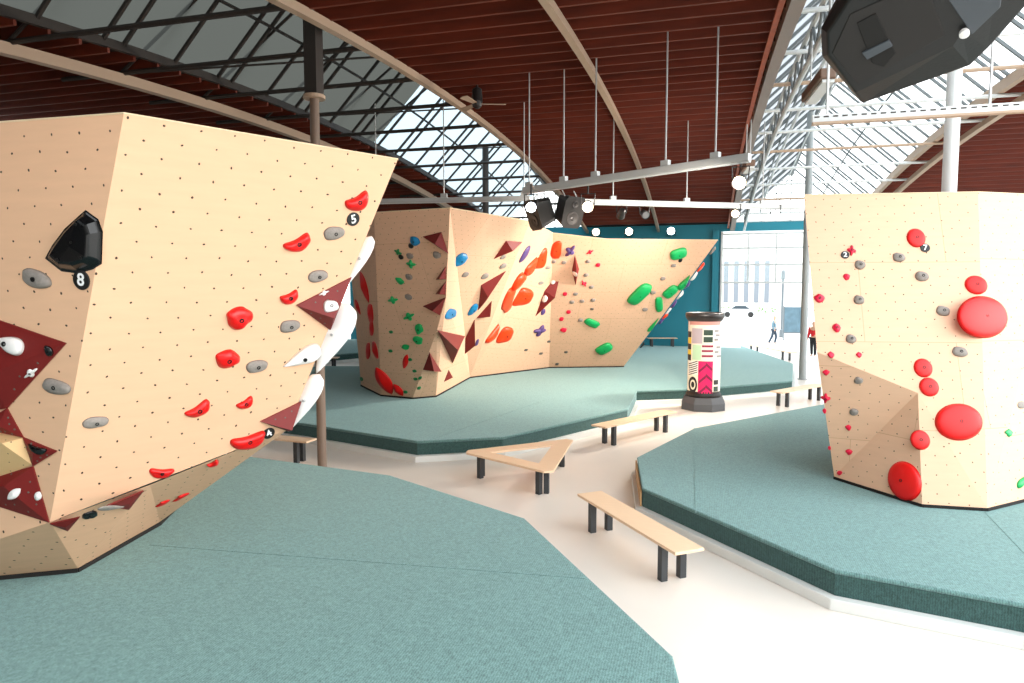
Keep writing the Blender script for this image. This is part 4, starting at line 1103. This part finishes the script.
# cable tray across the right
a = py(812, 117, 11.1); b = py(1075, 105.5, 11.1); z = (a.z + b.z) / 2
ct = empty('cable_tray', ((a.x + b.x) / 2, 11.1, z), 'pale perforated steel tray spanning across above the wall with red slopers', 'cable tray', kind='thing')
MB().box(((a.x + b.x) / 2, 11.1, z), (b.x - a.x, .06, .11)).build('channel', M['steel_white'], ct, bevel=.004)
MB().box(((a.x + b.x) / 2, 11.08, z - .075), (b.x - a.x, .12, .03)).build('flange', M['steel_tan'], ct)
n = 26
for i in range(n):
    x = a.x + (b.x - a.x) * (i + .5) / n; MB().box((x, 11.068, z + .02), (.07, .006, .02)).build('slot', M['steel_dark'], ct)
for x in (a.x + .2, b.x - 1.0): MB().tube([(x, 11.1, z + .05), (x, 11.1, zr(11.1) - .3)], .02, 6).build('hanger_rod', M['wire'], ct)

def speaker(outer, inner_, dep, tilt, thick, lip, label, handle):
    """a chamfered monitor box: outer outline, raised baffle facing the camera side, body running back"""
    base = pd(outer[0][0], outer[0][1], dep)
    nrm = tilt.normalized(); pl = Plane.__new__(Plane); pl.n = nrm; pl.p = base
    ob = [pl.at(*q) for q in outer]; c = sum(ob, V((0, 0, 0))) / len(ob)
    pl2 = Plane.__new__(Plane); pl2.n = nrm; pl2.p = base + nrm * lip
    ib = [pl2.at(*q) for q in inner_]; N = len(ob)
    back = [c + (q - c) * .8 - nrm * thick for q in ob]
    r = empty('speaker', c, label, 'speaker')
    mb = MB(); mb.v = back + ob + ib
    mb.f = [tuple(range(N))] + [(a * N + i, a * N + (i + 1) % N, (a + 1) * N + (i + 1) % N, (a + 1) * N + i) for a in (0, 1) for i in range(N)] + [tuple(range(2 * N, 3 * N))]
    mb.build('cabinet', M['spk'], r, bevel=.012)
    return r, pl2, c, nrm
sp, pl2, cc, nn = speaker([(821, 28), (822, 57), (862, 104), (970, 66), (989, 48), (1044, -14), (990, -62), (852, -22)], [(827, 33), (827.5, 55), (855, 93), (953, 46), (962, 32), (1000, -30), (975, -50), (858, -14)], 3.9, V((-.12, -.62, -.78)), .42, .09,
    'big black speaker hanging in the top right corner, seen from below', True)
def plate(name, pts, off, th, m, parent):
    q = [pl2.at(*p) + nn * off for p in pts]; k_ = len(q)
    mb = MB(); mb.v = [x - nn * th for x in q] + q; mb.f = [tuple(reversed(range(k_))), tuple(range(k_, 2 * k_))] + [(i, (i + 1) % k_, k_ + (i + 1) % k_, k_ + i) for i in range(k_)]
    return mb.build(name, m, parent, bevel=.004)
plate('grille', [(832, 53), (850, 14), (925, -20), (945, 35), (858, 84)], .006, .01, mat('speaker_grille', '#231f1d', .7), sp)
plate('handle_recess', [(857, 22), (876, 12), (896, 52), (884, 66), (872, 62)], .012, .008, M['black'], sp)
plate('handle', [(862, 51), (889, 38), (893, 44), (867, 58)], .02, .014, M['spk2'], sp)
plate('mounting_plate', [(948, -2), (1003, -12), (1000, 6), (972, 33)], .016, .012, M['spk2'], sp)
kx = nn.cross(V((0, 0, 1))).normalized()
MB().lathe([(.02, 0), (.024, .01), (.024, .03), (.012, .034)], pl2.at(964, 30) + nn * .012, 18, (kx, nn.cross(kx), nn)).build('knob', M['white'], sp)
for u in (900, 980): MB().tube([pl2.at(u, -10) - nn * .3, V((pl2.at(u, -10).x, pl2.at(u, -10).y + .5, 8.0))], .012, 6).build('hanger_rod', M['wire'], sp)

def small_speaker(p, yaw, w, h, d, label, rod_top, pitch=-.35):
    e = empty('speaker', p, label, 'speaker')
    f_ = V((math.sin(yaw) * math.cos(pitch), -math.cos(yaw) * math.cos(pitch), math.sin(pitch))); x = V((math.cos(yaw), math.sin(yaw), 0)); y = x.cross(f_) * -1
    if y.z < 0: y = -y
    p = V(p)
    fr = [p + x * (w / 2 * a) + y * (h / 2 * b) + f_ * (d / 2) for a, b in ((-1, -.75), (-.75, -1), (.75, -1), (1, -.75), (1, .75), (.75, 1), (-.75, 1), (-1, .75))]
    bk_ = [p + x * (w / 2 * .6 * a) + y * (h / 2 * .8 * b) - f_ * (d / 2) for a, b in ((-1, -.75), (-.75, -1), (.75, -1), (1, -.75), (1, .75), (.75, 1), (-.75, 1), (-1, .75))]
    mb = MB(); mb.v = bk_ + fr; mb.f = [tuple(range(8)), tuple(reversed(range(8, 16)))] + [(i, (i + 1) % 8, 8 + (i + 1) % 8, 8 + i) for i in range(8)]
    mb.build('cabinet', M['spk'], e, bevel=.01)
    for zz, rr in ((-.2, .3), (.26, .16)):
        MB().lathe([(rr * w, 0), (rr * w, .012), (rr * w * .85, .014), (rr * w * .3, -.0), (rr * w * .15, .012)], p + f_ * (d / 2 + .002) + y * (zz * h), 24, (x, y, f_)).build('cone', M['housing'], e)
    for s_ in (-.3, .3): MB().tube([p + x * (w * s_) + y * h * .45, V(((p + x * (w * s_)).x, (p + x * (w * s_)).y, rod_top))], .014, 6).build('hanger_rod', M['wire'], e)
    return e
p = pd(541, 210, 15.0) + V((0, 0, -.05)); small_speaker(p, -.8, .5, .66, .45, 'black hanging speaker turned away to the shaded wall, left of a back to back pair', ra[1].z - .09)
p = pd(568, 210, 14.75); small_speaker(p, .8, .5, .66, .45, 'black hanging speaker next to the glowing spotlight, right of a back to back pair', ra[1].z - .09)

# ceiling fan
q = max((pd(477, 85, 8 + .1 * i) for i in range(160)), key=lambda p: -abs(p.z - (zr(p.y) - .2))); fd = (q - C0).dot(FW); zt_ = zr(q.y) - .2
fan = empty('ceiling_fan', (q.x, q.y, zt_), 'ceiling fan with dark motor and pale blades beside the left rooflight', 'ceiling fan')
zf = pd(477, 106, fd).z
MB().tube([(q.x, q.y, zt_ + .16), (q.x, q.y, zf)], .03, 8).build('down_rod', M['steel_dark'], fan)
MB().lathe([(.05, zf + .42), (.11, zf + .38), (.13, zf + .1), (.1, zf), (.04, zf - .05)], (q.x, q.y, 0), 20).build('motor', M['housing'], fan)
for k_ in range(3):
    an = .35 + k_ * 2 * PI / 3; d = V((math.cos(an), math.sin(an), 0)); s_ = V((-d.y, d.x, .18)).normalized()
    c = V((q.x, q.y, zf + .05))
    MB().add([c + d * .1 + s_ * .05, c + d * .1 - s_ * .05, c + d * .62 - s_ * .09, c + d * .66, c + d * .62 + s_ * .09] + [x + V((0, 0, .012)) for x in (c + d * .1 + s_ * .05, c + d * .1 - s_ * .05, c + d * .62 - s_ * .09, c + d * .66, c + d * .62 + s_ * .09)],
             [(0, 1, 2, 3, 4), (9, 8, 7, 6, 5)] + [(i, (i + 1) % 5, 5 + (i + 1) % 5, 5 + i) for i in range(5)]).build('blade', M['steel_tan'], fan)

# ------------------------------------------------------------------ outside the raised door
def person(u, v_feet, dep_z, h, label, jacket, trousers, yaw, stride, bag=None):
    p = pz(u, v_feet, dep_z); e = empty('person', p, label, 'person')
    f_ = V((math.sin(yaw), -math.cos(yaw), 0)); s_ = V((math.cos(yaw), math.sin(yaw), 0)); k_ = h / 1.75
    def J(a, b, c): return p + (s_ * a + f_ * b + V((0, 0, c))) * k_
    def skin(name, joints, edges, m, parent, lv=2):
        me = bpy.data.meshes.new(name); me.from_pydata([J(*j[:3]) - p for j in joints], edges, []); me.materials.append(m)
        o = bpy.data.objects.new(name, me); COL.objects.link(o); o.parent = parent
        sk = o.modifiers.new('skin', 'SKIN'); sk.use_smooth_shade = True
        for i, j in enumerate(joints): r = j[3] * k_; me.skin_vertices[0].data[i].radius = (r, r)
        me.skin_vertices[0].data[0].use_root = True
        sb = o.modifiers.new('smooth', 'SUBSURF'); sb.levels = lv; sb.render_levels = lv
        return o
    a = stride
    body = [(0, 0, .95, .12), (0, .01, 1.15, .115), (0, .02, 1.36, .14), (0, .02, 1.48, .06), (0, .03, 1.56, .075), (0, .035, 1.66, .095), (0, .03, 1.73, .06),
            (.09, 0, .88, .09), (.1, a * .35, .5, .06), (.1, a * .1 if a else 0, .09, .045), (.1, a * .1 + .14, .05, .035),
            (-.09, 0, .88, .09), (-.1, -a * .2, .5, .06), (-.1, -a * .75, .1, .045), (-.1, -a * .75 + .14, .05, .035),
            (.2, .02, 1.4, .055), (.25, -.06, 1.14, .042), (.24, .06, .92, .033), (.24, .1, .83, .035),
            (-.2, .02, 1.4, .055), (-.25, -.04, 1.14, .042), (-.24, .1, .92, .033), (-.24, .14, .83, .035)]
    ed = [(0, 1), (1, 2), (2, 3), (3, 4), (4, 5), (5, 6), (0, 7), (7, 8), (8, 9), (9, 10), (0, 11), (11, 12), (12, 13), (13, 14), (2, 15), (15, 16), (16, 17), (17, 18), (2, 19), (19, 20), (20, 21), (21, 22)]
    b = skin('body', body, ed, mat('skin', '#c49a80', .6), e)
    grow = lambda idx, g: [(body[i][0], body[i][1], body[i][2], body[i][3] + g) for i in idx]
    skin('jacket', grow([0, 1, 2, 15, 16, 17, 19, 20, 21], .022), [(0, 1), (1, 2), (2, 3), (3, 4), (4, 5), (2, 6), (6, 7), (7, 8)], mat('cloth_' + jacket[1:], jacket, .8), e)
    skin('trousers', grow([0, 7, 8, 9, 11, 12, 13], .018), [(0, 1), (1, 2), (2, 3), (0, 4), (4, 5), (5, 6)], mat('cloth_' + trousers[1:], trousers, .8), e)
    skin('hair', [(0, .01, 1.67, .098), (0, .005, 1.73, .075)], [(0, 1)], mat('hair', '#4a372b', .7), e)
    return e
person(773.5, 344.5, -.01, 1.72, 'person in grey blue jacket walking outside the raised door', '#6f8a98', '#3a4654', 1.2, .35)
person(813, 357.0, 0, 1.75, 'person in red top and black trousers standing just inside the door beside the steel column', '#c81e26', '#1a1c20', -.6, .08)
# lamp post, board, car, building, hedge
def outp(u, y): d = ray(u, 300); return C0 + d * (y / d.y)
q = outp(782.5, 50)
lp = empty('street_post', (q.x, q.y, -.01), 'dark street post outside, behind the walking person', 'post')
MB().lathe([(.16, 0), (.16, .5), (.09, .55), (.08, 3.9), (.14, 4.0), (.14, 4.5), (.05, 4.6)], (q.x, q.y, 0), 16).build('shaft', mat('post_grey', '#6a7074', .5), lp)
q1, q2 = outp(790, 47), outp(801, 47)
bd = empty('display_board', ((q1.x + q2.x) / 2, 47, -.01), 'blue grey display board on legs outside beside the street post', 'board')
wdt = q2.x - q1.x + .6; cx = (q1.x + q2.x) / 2
MB().box((cx, 47, 1.35), (wdt, .08, 1.6)).build('panel', mat('board_blue', '#5d7480', .6, noise_amt=.5, scale=2.5), bd)
for s_ in (-1, 1): MB().box((cx + s_ * (wdt / 2 + .04), 47, 1.1), (.08, .1, 2.2)).build('leg', mat('post_grey', '#6a7074'), bd)
MB().box((cx, 47, .5), (wdt, .1, .1)).build('cross_bar', mat('post_grey', '#6a7074'), bd)
q = outp(739, 85)
car = empty('car', (q.x, 85, -.01), 'pale parked car across the street outside', 'car')
prof = [(-2.1, .3), (-2.1, .75), (-1.9, .9), (-1.0, .98), (-.45, 1.4), (.75, 1.42), (1.4, 1.02), (2.0, .9), (2.1, .6), (2.05, .3)]
mb = MB(); k_ = len(prof); mb.v = [V((q.x + x, 85 - .8, z)) for x, z in prof] + [V((q.x + x, 85 + .8, z)) for x, z in prof]
mb.f = [tuple(range(k_)), tuple(reversed(range(k_, 2 * k_)))] + [(i, k_ + i, k_ + (i + 1) % k_, (i + 1) % k_) for i in range(k_)]
mb.build('body', mat('car_silver', '#c3c7ca', .3, .3), car, bevel=.05)
MB().add([(q.x - .9, 84.18, .98), (q.x + 1.2, 84.18, .98), (q.x + .7, 84.18, 1.34), (q.x - .42, 84.18, 1.34), (q.x - .9, 84.195, .98), (q.x + 1.2, 84.195, .98), (q.x + .7, 84.195, 1.34), (q.x - .42, 84.195, 1.34)], [(0, 1, 2, 3), (7, 6, 5, 4), (0, 4, 5, 1), (1, 5, 6, 2), (2, 6, 7, 3), (3, 7, 4, 0)]).build('window', mat('car_glass', '#39434a', .1), car)
for x in (-1.3, 1.3): MB().lathe([(.32, -.1), (.32, .1)], (q.x + x, 84.25, .32), 20, (V((1, 0, 0)), V((0, 0, 1)), V((0, -1, 0)))).build('wheel', M['tagb'], car)
q = outp(748, 110)
bl = empty('building', (q.x, 112, -.01), 'pale building with tall dark window strips across the street', 'building')
MB().box((q.x, 114, 7), (16, 4, 14)).build('facade', mat('facade', '#d9d6cf', .8), bl)
for i in range(5): MB().box((q.x - 3.2 + 1.5 * i, 111.97, 4.4), (.7, .1, 6.4)).build('window_strip', mat('facade_window', '#6f7780', .4), bl)
hg = MB(); q = outp(725, 90)
random.seed(9)
for i in range(240):
    c = V((q.x - 4 + random.random() * 10, 90 + random.random() * 1.2, .1 + random.random() * .9)); r_ = .12 + random.random() * .12
    a_, b__ = random.random() * 6, random.random() * 3; x = V((math.cos(a_), math.sin(a_), .3)).normalized(); y = x.cross(V((math.sin(b__), .2, math.cos(b__)))).normalized()
    hg.add([c - x * r_, c + y * r_ * .6, c + x * r_, c - y * r_ * .6], [(0, 1, 2, 3)])
tag(hg.build('hedge', mat('leaf', '#5e8a4a', .7)), 'low clipped green hedge across the street', 'hedge', kind='stuff')

# ------------------------------------------------------------------ light
w = bpy.data.worlds.new('sky'); S.world = w; w.use_nodes = True
nt = w.node_tree; bg = nt.nodes['Background']
tc_ = nt.nodes.new('ShaderNodeTexCoord'); sp_ = nt.nodes.new('ShaderNodeSeparateXYZ'); nt.links.new(tc_.outputs['Generated'], sp_.inputs[0])
rp = nt.nodes.new('ShaderNodeValToRGB'); nt.links.new(sp_.outputs['Z'], rp.inputs['Fac'])
rp.color_ramp.elements[0].position = 0; rp.color_ramp.elements[0].color = (1, .985, .96, 1)
rp.color_ramp.elements[1].position = .8; rp.color_ramp.elements[1].color = (.86, .94, 1, 1)
nt.links.new(rp.outputs['Color'], bg.inputs['Color']); bg.inputs['Strength'].default_value = 3.0
sd = bpy.data.lights.new('sun', 'SUN'); sd.energy = .7; sd.angle = math.radians(30); sd.color = (1, .95, .9)
so = bpy.data.objects.new('sun', sd); COL.objects.link(so)
so.rotation_euler = V((-.95, .1, -.29)).to_track_quat('-Z', 'Y').to_euler()
# the glowing lamps on the rails really light the walls
def lamp(p, tgt, en, col, ang=95, r=.12):
    d = bpy.data.lights.new('spot_beam', 'SPOT'); d.energy = en; d.color = col; d.spot_size = math.radians(ang); d.spot_blend = 1; d.shadow_soft_size = r
    o = bpy.data.objects.new('spot_beam', d); COL.objects.link(o); o.location = p; o.rotation_euler = (V(tgt) - V(p)).to_track_quat('-Z', 'Y').to_euler()
WARM = (1, .89, .77)
for rl, t, tg, en in ((ra, .655, (-3.0, 21, 2.0), 350), (ra, .03, (-2.5, 22, 2.2), 1500), (rb, .40, (-3, 21, 2), 900), (rb, .25, (-4.6, 17, 2.5), 2200)):
    p = rl[0].lerp(rl[1], t) + V((0, -.35, -.7)); lamp(p, tg, en, WARM, 110, .35)
S.view_settings.view_transform = 'Standard'; S.view_settings.look = 'None'; S.view_settings.exposure = 0.5; S.view_settings.gamma = 1
S.view_settings.use_curve_mapping = False
S.cycles.use_denoising = True
S.cycles.max_bounces = 8; S.cycles.diffuse_bounces = 4; S.cycles.transparent_max_bounces = 12; S.cycles.sample_clamp_indirect = 6
